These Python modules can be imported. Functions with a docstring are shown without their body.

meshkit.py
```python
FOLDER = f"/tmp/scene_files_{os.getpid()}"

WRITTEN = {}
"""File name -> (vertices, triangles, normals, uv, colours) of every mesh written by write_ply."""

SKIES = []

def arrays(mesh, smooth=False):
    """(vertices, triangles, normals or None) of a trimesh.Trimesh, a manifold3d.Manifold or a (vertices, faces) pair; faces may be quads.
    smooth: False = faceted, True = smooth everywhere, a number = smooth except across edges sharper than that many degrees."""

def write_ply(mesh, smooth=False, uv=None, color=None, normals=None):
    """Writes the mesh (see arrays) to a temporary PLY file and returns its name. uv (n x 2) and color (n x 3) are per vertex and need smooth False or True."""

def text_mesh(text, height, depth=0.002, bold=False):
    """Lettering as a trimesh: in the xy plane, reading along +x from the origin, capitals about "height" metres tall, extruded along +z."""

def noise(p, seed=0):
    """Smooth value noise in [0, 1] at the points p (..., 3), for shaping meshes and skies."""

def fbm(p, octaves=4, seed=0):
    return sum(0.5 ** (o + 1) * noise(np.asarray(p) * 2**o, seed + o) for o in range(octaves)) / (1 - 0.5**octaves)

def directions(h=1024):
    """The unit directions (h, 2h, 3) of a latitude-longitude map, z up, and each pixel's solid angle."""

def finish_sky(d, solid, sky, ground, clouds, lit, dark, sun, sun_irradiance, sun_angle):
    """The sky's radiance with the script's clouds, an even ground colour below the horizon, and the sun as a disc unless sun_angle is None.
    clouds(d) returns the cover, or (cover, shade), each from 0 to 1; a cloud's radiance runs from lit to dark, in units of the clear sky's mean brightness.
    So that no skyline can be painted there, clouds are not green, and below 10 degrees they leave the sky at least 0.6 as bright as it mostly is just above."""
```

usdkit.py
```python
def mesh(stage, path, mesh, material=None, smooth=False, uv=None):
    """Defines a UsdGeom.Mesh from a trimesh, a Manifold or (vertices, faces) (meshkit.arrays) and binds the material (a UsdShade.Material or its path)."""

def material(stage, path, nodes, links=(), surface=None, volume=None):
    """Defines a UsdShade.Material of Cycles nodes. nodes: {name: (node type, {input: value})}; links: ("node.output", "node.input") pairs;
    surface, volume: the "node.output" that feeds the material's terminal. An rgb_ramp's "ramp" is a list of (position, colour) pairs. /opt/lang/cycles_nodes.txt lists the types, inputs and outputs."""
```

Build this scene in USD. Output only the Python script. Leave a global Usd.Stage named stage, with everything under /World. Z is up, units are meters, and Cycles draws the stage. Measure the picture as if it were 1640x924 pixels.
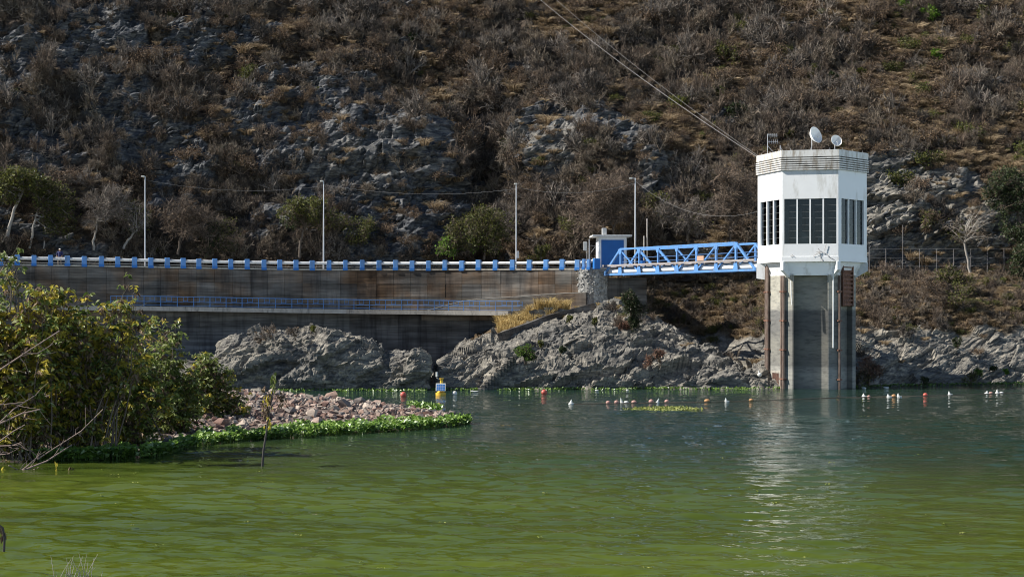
import math
import numpy as np
import trimesh
import usdkit
import meshkit
from scipy.interpolate import PchipInterpolator
from scipy.spatial import cKDTree, ConvexHull
from shapely.geometry import Polygon
import manifold3d
from pxr import Gf, Sdf, Usd, UsdGeom, UsdLux, UsdShade, Vt

stage = Usd.Stage.CreateInMemory()
UsdGeom.Xform.Define(stage, '/World')
UsdGeom.Scope.Define(stage, '/World/Looks')

# ------------------------------------------------------------------ camera, sky, sun
F, CU, HV, CZ = 2470.0, 820.0, 500.0, 6.4         # focal length in photo pixels, optical axis, eye height above the water
cam = UsdGeom.Camera.Define(stage, '/World/camera')
cam.CreateHorizontalApertureAttr(36.0)
cam.CreateVerticalApertureAttr(36.0 * 924 / 1640)
cam.CreateFocalLengthAttr(F / 1640 * 36.0)
cam.CreateVerticalApertureOffsetAttr((HV - 462.0) / 1640 * 36.0)
cam.CreateClippingRangeAttr(Gf.Vec2f(0.5, 2000.0))
cam.AddTranslateOp().Set(Gf.Vec3d(0, 0, CZ))
cam.AddRotateXOp().Set(90.0)
cam.CreateExposureAttr(0.80)

SUN_EL, SUN_AZ = math.radians(40.0), math.radians(85.0)
SUN = np.array([-math.sin(SUN_AZ) * math.cos(SUN_EL), -math.cos(SUN_AZ) * math.cos(SUN_EL), math.sin(SUN_EL)])
sun = UsdLux.DistantLight.Define(stage, '/World/sun')
sun.CreateIntensityAttr(1.25)
sun.CreateAngleAttr(0.5)
sun.CreateColorAttr(Gf.Vec3f(1.0, 0.965, 0.90))
sun.CreateNormalizeAttr(True)
_z = SUN
_x = np.cross([0, 0, 1.0], _z); _x /= np.linalg.norm(_x)
_y = np.cross(_z, _x)
sun.AddTransformOp().Set(Gf.Matrix4d(*_x, 0, *_y, 0, *_z, 0, 0, 0, 0, 1))

dome = UsdLux.DomeLight.Define(stage, '/World/sky')
usdkit.material(stage, '/World/Looks/sky_look', {
    'sky': ('sky_texture', {'sky_type': 'single_scattering', 'sun_disc': False, 'sun_elevation': SUN_EL,
                            'sun_rotation': math.atan2(SUN[0], SUN[1]), 'altitude': 2800.0, 'aerosol_density': 0.6}),
    'bg': ('background_shader', {'strength': 0.07})},
    [('sky.color', 'bg.color')], surface='bg.background')
UsdShade.MaterialBindingAPI.Apply(dome.GetPrim()).Bind(UsdShade.Material.Get(stage, '/World/Looks/sky_look'))
dome.GetPrim().SetCustomDataByKey('kind', 'structure')

# ------------------------------------------------------------------ helpers
_names = {}


def numbered(parent, name):
    k = _names.get((parent, name), 0)
    _names[(parent, name)] = k + 1
    return f'{parent}/{name}' if k == 0 else f'{parent}/{name}_{k:03d}'


def P(u, v, Y):
    return np.array([(u - CU) / F * Y, Y, CZ + (HV - v) / F * Y])


def YW(v, z=0.0):
    return (CZ - z) * F / (v - HV)


def PW(u, v, z=0.0):
    return P(u, v, YW(v, z))


def unit(a):
    a = np.asarray(a, float)
    return a / np.maximum(np.linalg.norm(a, axis=-1, keepdims=True), 1e-12)


class MB:
    def __init__(self):
        self.v, self.f, self.t, self.n = [], [], [], 0

    def add(self, v, f, tone=None):
        v, f = np.asarray(v, float), np.asarray(f, int)
        if f.shape[1] == 4:
            f = np.vstack([f[:, [0, 1, 2]], f[:, [0, 2, 3]]])
        self.v.append(v); self.f.append(f + self.n); self.n += len(v)
        self.t.append(np.zeros(len(v)) if tone is None else np.broadcast_to(tone, (len(v),)))
        return self

    def tm(self, m):
        if hasattr(m, 'to_mesh'):
            q = m.to_mesh()
            return self.add(q.vert_properties[:, :3], q.tri_verts)
        return self.add(m.vertices, m.faces)

    def box(self, lo, hi, rot=0.0, at=(0, 0, 0), bevel=0.0):
        lo, hi = np.asarray(lo, float), np.asarray(hi, float)
        c = np.array([[x, y, z] for x in (0, 1) for y in (0, 1) for z in (0, 1)], float)
        v = lo + c * (hi - lo)
        if bevel:
            v = np.vstack([v + s for s in []] or [v])
            pts = []
            ctr = (lo + hi) / 2
            for p in v:
                for k in range(3):
                    d = np.where(np.arange(3) == k, 0, np.sign(ctr - p) * bevel)
                    pts.append(p + d)
            m = trimesh.convex.convex_hull(np.array(pts))
            v, f = np.array(m.vertices), np.array(m.faces)
        else:
            f = np.array([[0, 1, 3], [0, 3, 2], [4, 6, 7], [4, 7, 5], [0, 4, 5], [0, 5, 1], [2, 3, 7], [2, 7, 6], [0, 2, 6], [0, 6, 4], [1, 5, 7], [1, 7, 3]])
        if rot:
            c_, s_ = math.cos(rot), math.sin(rot)
            v = v @ np.array([[c_, -s_, 0], [s_, c_, 0], [0, 0, 1]]).T
        return self.add(v + np.asarray(at, float), f)

    def beam(self, a, b, w, h, up=(0, 0, 1)):
        a, b = np.asarray(a, float), np.asarray(b, float)
        d = unit(b - a)
        s = np.cross(d, up)
        if np.linalg.norm(s) < 1e-6:
            s = np.cross(d, (0, 1, 0))
        s = unit(s); t = np.cross(s, d)
        v = [p + s * i * w / 2 + t * j * h / 2 for p in (a, b) for i, j in ((-1, -1), (1, -1), (1, 1), (-1, 1))]
        return self.add(v, [[0, 3, 2, 1], [4, 5, 6, 7], [0, 1, 5, 4], [1, 2, 6, 5], [2, 3, 7, 6], [3, 0, 4, 7]])

    def tube(self, pts, r, sides=8, caps=True):
        pts = np.asarray(pts, float)
        r = np.broadcast_to(np.asarray(r, float), (len(pts),))
        t = unit(np.gradient(pts, axis=0))
        ref = np.array([0, 0, 1.0]) if abs(t[:, 2]).mean() < 0.8 else np.array([0, 1.0, 0])
        a = unit(np.cross(t, ref)); b = np.cross(t, a)
        ang = np.arange(sides) * 2 * math.pi / sides
        v = pts[:, None] + r[:, None, None] * (np.cos(ang)[None, :, None] * a[:, None] + np.sin(ang)[None, :, None] * b[:, None])
        n = len(pts)
        i, j = np.meshgrid(np.arange(n - 1), np.arange(sides), indexing='ij')
        q = np.stack([i * sides + j, (i + 1) * sides + j, (i + 1) * sides + (j + 1) % sides, i * sides + (j + 1) % sides], -1).reshape(-1, 4)
        v = v.reshape(-1, 3)
        f = np.vstack([q[:, [0, 1, 2]], q[:, [0, 2, 3]]])
        if caps:
            v = np.vstack([v, pts[:1], pts[-1:]])
            k = np.arange(sides)
            f = np.vstack([f, np.stack([np.full(sides, n * sides), k, (k + 1) % sides], 1),
                           np.stack([np.full(sides, n * sides + 1), (n - 1) * sides + (k + 1) % sides, (n - 1) * sides + k], 1)])
        return self.add(v, f)

    def ribbons(self, A, B, w0, w1, rng, tone=None):
        """Thin flat twigs or blades from A to B."""
        A, B = np.asarray(A, float), np.asarray(B, float)
        n = len(A)
        s = unit(np.cross(B - A, rng.normal(size=(n, 3))))
        w0, w1 = np.broadcast_to(w0, (n,))[:, None], np.broadcast_to(w1, (n,))[:, None]
        v = np.stack([A - s * w0 / 2, A + s * w0 / 2, B + s * w1 / 2, B - s * w1 / 2], 1).reshape(-1, 3)
        k = np.arange(n)[:, None] * 4
        f = np.vstack([k + [0, 1, 2], k + [0, 2, 3]])
        tone = rng.random(n) if tone is None else np.broadcast_to(tone, (n,))
        return self.add(v, f, np.repeat(tone, 4))

    def leaves(self, C, D, N, length, width, rng, tone=None):
        """Folded leaves: base C, direction D, face normal N."""
        C, D = np.asarray(C, float), unit(D)
        n = len(C)
        s = unit(np.cross(D, N)); nn = np.cross(s, D)
        L, W = np.broadcast_to(length, (n,))[:, None], np.broadcast_to(width, (n,))[:, None]
        mid = C + D * L * 0.45
        v = np.stack([C, mid + s * W / 2 + nn * W * 0.18, C + D * L - nn * L * 0.12, mid - s * W / 2 + nn * W * 0.18], 1).reshape(-1, 3)
        k = np.arange(n)[:, None] * 4
        tone = rng.random(n) if tone is None else np.broadcast_to(tone, (n,))
        return self.add(v, np.vstack([k + [0, 1, 2], k + [0, 2, 3]]), np.repeat(tone, 4))

    def out(self):
        return np.vstack(self.v), np.vstack(self.f), np.concatenate(self.t)


def put(path, m, mat, smooth=False, primvars=None):
    """One Mesh prim from an MB, a trimesh or a manifold."""
    tone = None
    if isinstance(m, MB):
        v, f, t = m.out()
        if t.any():
            tone = t
        m = (v, f)
    if tone is not None or primvars:
        smooth = bool(smooth)
    g = usdkit.mesh(stage, path, m, LOOK[mat], smooth=smooth)
    api = UsdGeom.PrimvarsAPI(g)
    if tone is not None:
        api.CreatePrimvar('tone', Sdf.ValueTypeNames.FloatArray, 'vertex').Set(Vt.FloatArray.FromNumpy(tone.astype(np.float32)))
    for k, a in (primvars or {}).items():
        api.CreatePrimvar(k, Sdf.ValueTypeNames.FloatArray, 'vertex').Set(Vt.FloatArray.FromNumpy(np.asarray(a, np.float32)))
    return g


def part(parent, name, m, mat, smooth=False, label=None, kind=None):
    g = put(numbered(parent, name), m, mat, smooth)
    if label:
        g.GetPrim().SetCustomDataByKey('label', label)
    if kind:
        g.GetPrim().SetCustomDataByKey('kind', kind)
    return str(g.GetPath())


def tag(prim, label=None, cat=None, group=None, kind=None):
    for k, x in (('label', label), ('category', cat), ('group', group), ('kind', kind)):
        if x:
            prim.SetCustomDataByKey(k, x)


def thing(name, label, cat, loc=(0, 0, 0), rz=0.0, group=None, kind=None, scale=None):
    x = UsdGeom.Xform.Define(stage, numbered('/World', name))
    x.AddTranslateOp().Set(Gf.Vec3d(*map(float, loc)))
    if rz:
        x.AddRotateZOp().Set(math.degrees(rz))
    if scale is not None:
        x.AddScaleOp().Set(Gf.Vec3f(*map(float, np.broadcast_to(scale, (3,)))))
    tag(x.GetPrim(), label, cat, group, kind)
    return str(x.GetPath())


def solo(name, m, mat, label=None, cat=None, group=None, kind=None, smooth=False, primvars=None):
    g = put(numbered('/World', name), m, mat, smooth, primvars)
    tag(g.GetPrim(), label, cat, group, kind)
    return str(g.GetPath())


def copy_of(source, name, label, cat, loc, rz=0.0, group=None, scale=None):
    p = thing(name, label, cat, loc, rz, group, scale=scale)
    prim = stage.GetPrimAtPath(p)
    prim.GetReferences().AddInternalReference(source)
    prim.SetInstanceable(True)
    return p


def kit(name):
    """An abstract prim that copies refer to."""
    stage.CreateClassPrim('/World/kit') if not stage.GetPrimAtPath('/World/kit') else None
    return str(UsdGeom.Xform.Define(stage, numbered('/World/kit', name)).GetPath())


def instancer(path_name, protos, idx, pos, quat, scl, kind='stuff', label=None, cat=None):
    """protos: list of [(part name, MB, look), ...]"""
    path = numbered('/World', path_name)
    pi = UsdGeom.PointInstancer.Define(stage, path)
    rel = pi.CreatePrototypesRel()
    for n, parts in enumerate(protos):
        x = UsdGeom.Xform.Define(stage, f'{path}/plant' + (f'_{n:03d}' if n else ''))
        for nm, mb, mat in parts:
            put(f'{x.GetPath()}/{nm}', mb, mat)
        rel.AddTarget(x.GetPath())
    pi.CreateProtoIndicesAttr(Vt.IntArray.FromNumpy(np.asarray(idx, np.int32)))
    pi.CreatePositionsAttr(Vt.Vec3fArray.FromNumpy(np.asarray(pos, np.float32)))
    pi.CreateOrientationsAttr(Vt.QuathArray([Gf.Quath(float(q[0]), float(q[1]), float(q[2]), float(q[3])) for q in quat]))
    pi.CreateScalesAttr(Vt.Vec3fArray.FromNumpy(np.asarray(scl, np.float32)))
    tag(pi.GetPrim(), label, cat, None, kind)
    return path


def zquat(a):
    a = np.asarray(a)
    return np.stack([np.cos(a / 2), 0 * a, 0 * a, np.sin(a / 2)], 1)


# ------------------------------------------------------------------ materials
LOOK = {}


def mat(name, nodes, links, surface):
    LOOK[name] = usdkit.material(stage, f'/World/Looks/{name}', nodes, links, surface=surface)


def paint(name, color, rough=0.5, var=0.12, scale=1.5, dirt=None, dirt_at=0.62, bump=0.0, bump_scale=20.0, metal=0.0, spec=0.4):
    """A painted or plain surface: base colour, soft large tone variation, optional dirt in noise patches, fine relief."""
    c = np.array(color, float)
    nodes = {'g': ('geometry', {}),
             'n': ('noise_texture', {'scale': scale, 'detail': 6.0, 'roughness': 0.6}),
             'r': ('rgb_ramp', {'ramp': [(0.25, c * (1 - var)), (0.75, np.minimum(c * (1 + var), 0.95))]}),
             'p': ('principled_bsdf', {'roughness': rough, 'metallic': metal, 'specular_ior_level': spec})}
    links = [('g.position', 'n.vector'), ('n.fac', 'r.fac')]
    col = 'r.color'
    if dirt is not None:
        nodes |= {'mp': ('mapping', {'scale': (1.0, 1.0, 0.25)}), 'n2': ('noise_texture', {'scale': scale * 2.2, 'detail': 8.0, 'roughness': 0.68}),
                  'r2': ('rgb_ramp', {'ramp': [(dirt_at - 0.1, (0, 0, 0)), (dirt_at + 0.12, (1, 1, 1))]}),
                  'm': ('mix_color', {'b': dirt})}
        links += [('g.position', 'mp.vector'), ('mp.vector', 'n2.vector'), ('n2.fac', 'r2.fac'), ('r2.color', 'm.fac'), (col, 'm.a')]
        col = 'm.result'
    links.append((col, 'p.base_color'))
    if bump:
        nodes |= {'bn': ('noise_texture', {'scale': bump_scale, 'detail': 5.0}), 'b': ('bump', {'strength': bump, 'distance': 0.03})}
        links += [('g.position', 'bn.vector'), ('bn.fac', 'b.height'), ('b.normal', 'p.normal')]
    mat(name, nodes, links, 'p.BSDF')


def leafy(name, stops, rough=0.5, trans=0.25):
    """Leaves and twigs: the colour follows each piece's own tone."""
    nodes = {'a': ('attribute', {'attribute': 'tone'}), 'o': ('object_info', {}), 'r': ('rgb_ramp', {'ramp': stops}),
             'ma': ('math', {'math_type': 'multiply_add', 'value2': 0.35, 'value3': 0.8}), 'vm': ('vector_math', {'math_type': 'scale'}),
             'p': ('principled_bsdf', {'roughness': rough, 'specular_ior_level': 0.3}), 't': ('translucent_bsdf', {}), 'x': ('mix_closure', {'fac': trans})}
    links = [('a.fac', 'r.fac'), ('o.random', 'ma.value1'), ('r.color', 'vm.vector1'), ('ma.value', 'vm.scale'),
             ('vm.vector', 'p.base_color'), ('vm.vector', 't.color'), ('p.BSDF', 'x.closure1'), ('t.BSDF', 'x.closure2')]
    mat(name, nodes, links, 'x.closure')


ROCK = [(0.33, (0.020, 0.023, 0.029)), (0.47, (0.062, 0.066, 0.074)), (0.57, (0.135, 0.135, 0.135)), (0.74, (0.38, 0.365, 0.34))]
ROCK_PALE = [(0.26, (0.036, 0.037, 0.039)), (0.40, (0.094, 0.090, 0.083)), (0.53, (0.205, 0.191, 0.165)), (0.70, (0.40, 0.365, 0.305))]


# hillside and banks: rock where the ground is bare (primvar rock), dry soil and litter elsewhere
def ground(name, soil, rock, bare=False):
    nodes = {
        'g': ('geometry', {}), 'a': ('attribute', {'attribute': 'rock'}),
        'n1': ('noise_texture', {'scale': 0.22, 'detail': 9.0, 'roughness': 0.65}),
        'n2': ('noise_texture', {'scale': 1.6, 'detail': 9.0, 'roughness': 0.7}),
        'mp': ('mapping', {'scale': (0.55, 0.55, 2.2), 'rotation': (0.25, 0.35, 0.0)}),
        'n3': ('noise_texture', {'scale': 1.5, 'detail': 10.0, 'roughness': 0.72, 'distortion': 0.6}),
        'vo': ('noise_texture', {'type': 'ridged_multifractal', 'scale': 0.7, 'detail': 9.0, 'roughness': 0.6, 'distortion': 0.4}),
        'vr': ('rgb_ramp', {'ramp': [(0.30, (1.15, 1.15, 1.15)), (0.62, (0.75, 0.75, 0.75)), (0.85, (0.3, 0.3, 0.3))]}),
        'rs': ('rgb_ramp', {'ramp': soil}), 'rr': ('rgb_ramp', {'ramp': rock}),
        'mul': ('mix_color', {'blend_type': 'multiply', 'fac': 0.7}),
        'big': ('rgb_ramp', {'ramp': [(0.3, (0.6, 0.62, 0.66)), (0.7, (1.25, 1.2, 1.12))]}),
        'mul2': ('mix_color', {'blend_type': 'multiply', 'fac': 1.0}),
        'mx': ('mix_color', {}),
        'bh': ('math', {'math_type': 'add'}),
        'b': ('bump', {'strength': 0.9, 'distance': 0.22}),
        'p': ('principled_bsdf', {'roughness': 0.92, 'specular_ior_level': 0.15})}
    links = [('g.position', 'n1.vector'), ('g.position', 'n2.vector'), ('g.position', 'mp.vector'), ('mp.vector', 'n3.vector'),
             ('mp.vector', 'vo.vector'), ('vo.fac', 'vr.fac'), ('n2.fac', 'rs.fac'), ('n3.fac', 'rr.fac'),
             ('rr.color', 'mul.a'), ('vr.color', 'mul.b'), ('a.fac', 'mx.fac'), ('rs.color', 'mx.a'), ('mul.result', 'mx.b'),
             ('n1.fac', 'big.fac'), ('mx.result', 'mul2.a'), ('big.color', 'mul2.b'), ('mul2.result', 'p.base_color'),
             ('n3.fac', 'bh.value1'), ('n2.fac', 'bh.value2'), ('bh.value', 'b.height'), ('b.normal', 'p.normal')]
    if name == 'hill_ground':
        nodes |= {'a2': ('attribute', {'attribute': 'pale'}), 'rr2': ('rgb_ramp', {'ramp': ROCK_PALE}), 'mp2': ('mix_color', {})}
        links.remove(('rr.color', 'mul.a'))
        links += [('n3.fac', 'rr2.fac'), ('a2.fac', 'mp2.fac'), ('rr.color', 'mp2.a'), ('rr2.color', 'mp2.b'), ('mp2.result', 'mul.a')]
    if bare:
        nodes['mx'] = ('mix_color', {'fac': 1.0})
        links.remove(('a.fac', 'mx.fac'))
        nodes.pop('a')
    mat(name, nodes, links, 'p.BSDF')


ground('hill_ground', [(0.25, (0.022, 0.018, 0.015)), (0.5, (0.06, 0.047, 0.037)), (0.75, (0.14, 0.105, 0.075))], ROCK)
ground('crag_rock', [(0, (0, 0, 0)), (1, (0, 0, 0))], ROCK, True)
ground('crag_pale', [(0, (0, 0, 0)), (1, (0, 0, 0))], ROCK_PALE, True)
ground('bank_ground', [(0.25, (0.04, 0.03, 0.02)), (0.5, (0.12, 0.085, 0.05)), (0.75, (0.22, 0.16, 0.09))], ROCK_PALE)
paint('bar_ground', (0.11, 0.078, 0.064), 0.9, 0.4, 2.0, bump=0.8, bump_scale=6)  # darkened base colour paints the shade in the gaps between the stones
for k, c in enumerate([(0.23, 0.158, 0.125), (0.29, 0.215, 0.175), (0.18, 0.112, 0.09), (0.26, 0.222, 0.185), (0.15, 0.128, 0.115), (0.36, 0.295, 0.24)]):
    paint(f'rubble_{k}', c, 0.9, 0.3, 3.0, bump=0.7, bump_scale=9, spec=0.2)
def stained(name, tone, brown):
    """Old formwork concrete: board lines, level stains, drips from the top."""
    nodes = {'g': ('geometry', {}),
             'm1': ('mapping', {'scale': (0.16, 0.16, 1.1)}), 'n1': ('noise_texture', {'scale': 1.3, 'detail': 7.0, 'roughness': 0.6}),
             'm2': ('mapping', {'scale': (1.0, 1.0, 0.10)}), 'n2': ('noise_texture', {'scale': 1.2, 'detail': 7.0, 'roughness': 0.65}),
             'm3': ('mapping', {'scale': (0.10, 0.10, 5.0)}), 'n3': ('noise_texture', {'scale': 1.6, 'detail': 4.0}),
             'n4': ('noise_texture', {'scale': 0.28, 'detail': 5.0}),
             'r1': ('rgb_ramp', {'ramp': [(0.30, tuple(0.45 * x for x in tone)), (0.5, tone), (0.68, tuple(1.7 * x for x in tone))]}),
             'r2': ('rgb_ramp', {'ramp': [(0.34, (0.55, 0.55, 0.57)), (0.5, (1, 1, 1)), (0.74, (1.18, 1.16, 1.12))]}),
             'r3': ('rgb_ramp', {'ramp': [(0.34, (0.72, 0.72, 0.72)), (0.6, (1.12, 1.12, 1.12))]}),
             'r4': ('rgb_ramp', {'ramp': [(0.42, (0, 0, 0)), (0.62, (brown, brown, brown))]}),
             'a': ('mix_color', {'blend_type': 'multiply', 'fac': 1.0}), 'b': ('mix_color', {'blend_type': 'multiply', 'fac': 1.0}),
             'c': ('mix_color', {'blend_type': 'multiply', 'b': (1.15, 0.72, 0.42)}),
             'bp': ('bump', {'strength': 0.6, 'distance': 0.03}), 'p': ('principled_bsdf', {'roughness': 0.9, 'specular_ior_level': 0.15})}
    links = [('g.position', 'm1.vector'), ('m1.vector', 'n1.vector'), ('g.position', 'm2.vector'), ('m2.vector', 'n2.vector'), ('g.position', 'm3.vector'), ('m3.vector', 'n3.vector'), ('g.position', 'n4.vector'),
             ('n1.fac', 'r1.fac'), ('n2.fac', 'r2.fac'), ('n3.fac', 'r3.fac'), ('n4.fac', 'r4.fac'), ('r1.color', 'a.a'), ('r2.color', 'a.b'), ('a.result', 'b.a'), ('r3.color', 'b.b'),
             ('b.result', 'c.a'), ('r4.color', 'c.fac'), ('c.result', 'p.base_color'), ('n3.fac', 'bp.height'), ('bp.normal', 'p.normal')]
    mat(name, nodes, links, 'p.BSDF')


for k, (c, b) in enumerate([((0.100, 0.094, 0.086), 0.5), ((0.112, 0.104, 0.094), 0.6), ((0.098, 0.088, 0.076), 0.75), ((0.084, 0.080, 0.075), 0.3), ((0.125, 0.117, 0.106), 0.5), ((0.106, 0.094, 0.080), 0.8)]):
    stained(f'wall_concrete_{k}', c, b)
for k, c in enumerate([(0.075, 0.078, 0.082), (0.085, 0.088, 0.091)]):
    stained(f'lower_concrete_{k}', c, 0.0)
paint('coping_concrete', (0.34, 0.31, 0.26), 0.85, 0.2, 1.5, dirt=(0.1, 0.09, 0.08), bump=0.3)
paint('ledge_concrete', (0.30, 0.28, 0.25), 0.85, 0.25, 1.2, dirt=(0.09, 0.085, 0.08), bump=0.4)
paint('asphalt', (0.06, 0.058, 0.055), 0.9, 0.2, 1.0, bump=0.3)
paint('blue_paint', (0.10, 0.25, 0.53), 0.45, 0.1, 1.0, dirt=(0.13, 0.18, 0.25), dirt_at=0.60)
paint('deep_blue_paint', (0.02, 0.14, 0.42), 0.5, 0.1, 0.8, dirt=(0.03, 0.10, 0.25), dirt_at=0.7)
paint('rail_blue_paint', (0.05, 0.15, 0.36), 0.5, 0.15, 1.0, dirt=(0.08, 0.08, 0.1), dirt_at=0.66)
paint('white_paint', (0.80, 0.80, 0.79), 0.55, 0.05, 0.6, dirt=(0.50, 0.48, 0.43), dirt_at=0.64, bump=0.12, bump_scale=6)
paint('cornice_paint', (0.66, 0.65, 0.62), 0.6, 0.12, 1.2, dirt=(0.30, 0.25, 0.19), dirt_at=0.55)
paint('pipe_white', (0.78, 0.77, 0.73), 0.5, 0.08, 1.0, dirt=(0.45, 0.42, 0.37), dirt_at=0.66)
paint('rail_white', (0.66, 0.65, 0.63), 0.6, 0.1, 1.2, dirt=(0.36, 0.34, 0.31), dirt_at=0.62)
paint('pole_grey', (0.52, 0.53, 0.54), 0.4, 0.1, 1.0, spec=0.5)
paint('box_grey', (0.50, 0.50, 0.49), 0.6, 0.12, 2.0)
paint('timber_grey', (0.29, 0.262, 0.25), 0.85, 0.2, 2.0)
paint('dark_steel', (0.05, 0.05, 0.05), 0.6, 0.2, 2.0)
paint('bar_grey', (0.13, 0.135, 0.135), 0.6, 0.1, 2.0)
paint('wire_grey', (0.30, 0.29, 0.28), 0.6, 0.05, 2.0)
paint('rust', (0.20, 0.095, 0.06), 0.85, 0.4, 3.0, dirt=(0.05, 0.03, 0.025), dirt_at=0.55, bump=0.3)
paint('rust_pipe', (0.17, 0.125, 0.10), 0.8, 0.3, 2.5, dirt=(0.09, 0.055, 0.04), dirt_at=0.55)
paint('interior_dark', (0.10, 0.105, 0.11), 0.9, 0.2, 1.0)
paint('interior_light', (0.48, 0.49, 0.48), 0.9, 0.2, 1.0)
paint('rubble_masonry', (0.33, 0.32, 0.295), 0.9, 0.4, 3.0, dirt=(0.14, 0.135, 0.13), dirt_at=0.55, bump=0.6)
paint('sign_tan', (0.46, 0.28, 0.19), 0.7, 0.1, 3.0)
paint('roof_slab', (0.62, 0.62, 0.60), 0.7, 0.1, 1.5, dirt=(0.35, 0.34, 0.32), dirt_at=0.6)
paint('red_buoy', (0.46, 0.09, 0.065), 0.4, 0.15, 4.0, dirt=(0.35, 0.12, 0.08), dirt_at=0.62)
paint('pink_buoy', (0.40, 0.215, 0.18), 0.6, 0.2, 4.0, dirt=(0.28, 0.2, 0.15), dirt_at=0.55)
paint('orange_buoy', (0.40, 0.20, 0.08), 0.6, 0.2, 4.0, dirt=(0.3, 0.2, 0.1), dirt_at=0.55)
paint('white_foam', (0.56, 0.56, 0.52), 0.6, 0.1, 4.0, dirt=(0.45, 0.44, 0.38), dirt_at=0.6)
paint('yellow_plastic', (0.70, 0.42, 0.04), 0.45, 0.1, 4.0)
paint('grey_foam', (0.48, 0.49, 0.47), 0.7, 0.15, 4.0)
paint('shirt_blue', (0.02, 0.025, 0.09), 0.85, 0.2, 6.0)
paint('trouser_tan', (0.24, 0.19, 0.14), 0.85, 0.15, 6.0)
paint('skin', (0.36, 0.2, 0.13), 0.6, 0.05, 6.0)
paint('cap_pale', (0.68, 0.62, 0.55), 0.8, 0.05, 6.0)
paint('bark_pale', (0.30, 0.27, 0.235), 0.9, 0.3, 3.0, bump=0.5, bump_scale=12)
paint('bark_brown', (0.12, 0.092, 0.07), 0.9, 0.3, 3.0, bump=0.5, bump_scale=12)
paint('bark_pink', (0.21, 0.15, 0.13), 0.85, 0.25, 3.0)
paint('stem_dark', (0.05, 0.042, 0.04), 0.85, 0.25, 3.0)

leafy('twig_grey', [(0, (0.05, 0.041, 0.034)), (0.55, (0.17, 0.14, 0.115)), (1, (0.37, 0.315, 0.26))], 0.9, 0.0)
leafy('twig_tan', [(0, (0.06, 0.046, 0.034)), (0.55, (0.185, 0.145, 0.105)), (1, (0.38, 0.31, 0.235))], 0.9, 0.0)
leafy('twig_dark', [(0, (0.022, 0.019, 0.017)), (0.6, (0.07, 0.058, 0.048)), (1, (0.15, 0.125, 0.105))], 0.9, 0.0)
leafy('twig_brown', [(0, (0.045, 0.034, 0.026)), (0.6, (0.14, 0.105, 0.078)), (1, (0.30, 0.225, 0.165))], 0.9, 0.0)
leafy('dead_leaf', [(0, (0.055, 0.038, 0.025)), (0.5, (0.14, 0.092, 0.055)), (1, (0.28, 0.195, 0.12))], 0.8, 0.2)
leafy('red_dead_leaf', [(0, (0.13, 0.06, 0.04)), (0.5, (0.24, 0.12, 0.08)), (1, (0.36, 0.22, 0.15))], 0.8, 0.2)
leafy('dry_blade', [(0, (0.11, 0.077, 0.045)), (0.5, (0.26, 0.188, 0.11)), (1, (0.50, 0.39, 0.25))], 0.8, 0.2)
leafy('gold_blade', [(0, (0.25, 0.17, 0.06)), (0.5, (0.46, 0.33, 0.13)), (1, (0.62, 0.48, 0.22))], 0.8, 0.25)
leafy('olive_leaf', [(0, (0.03, 0.038, 0.012)), (0.5, (0.085, 0.095, 0.02)), (1, (0.19, 0.19, 0.04))], 0.55, 0.25)
leafy('dark_leaf', [(0, (0.012, 0.022, 0.009)), (0.6, (0.035, 0.055, 0.018)), (1, (0.075, 0.10, 0.03))], 0.5, 0.2)
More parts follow.
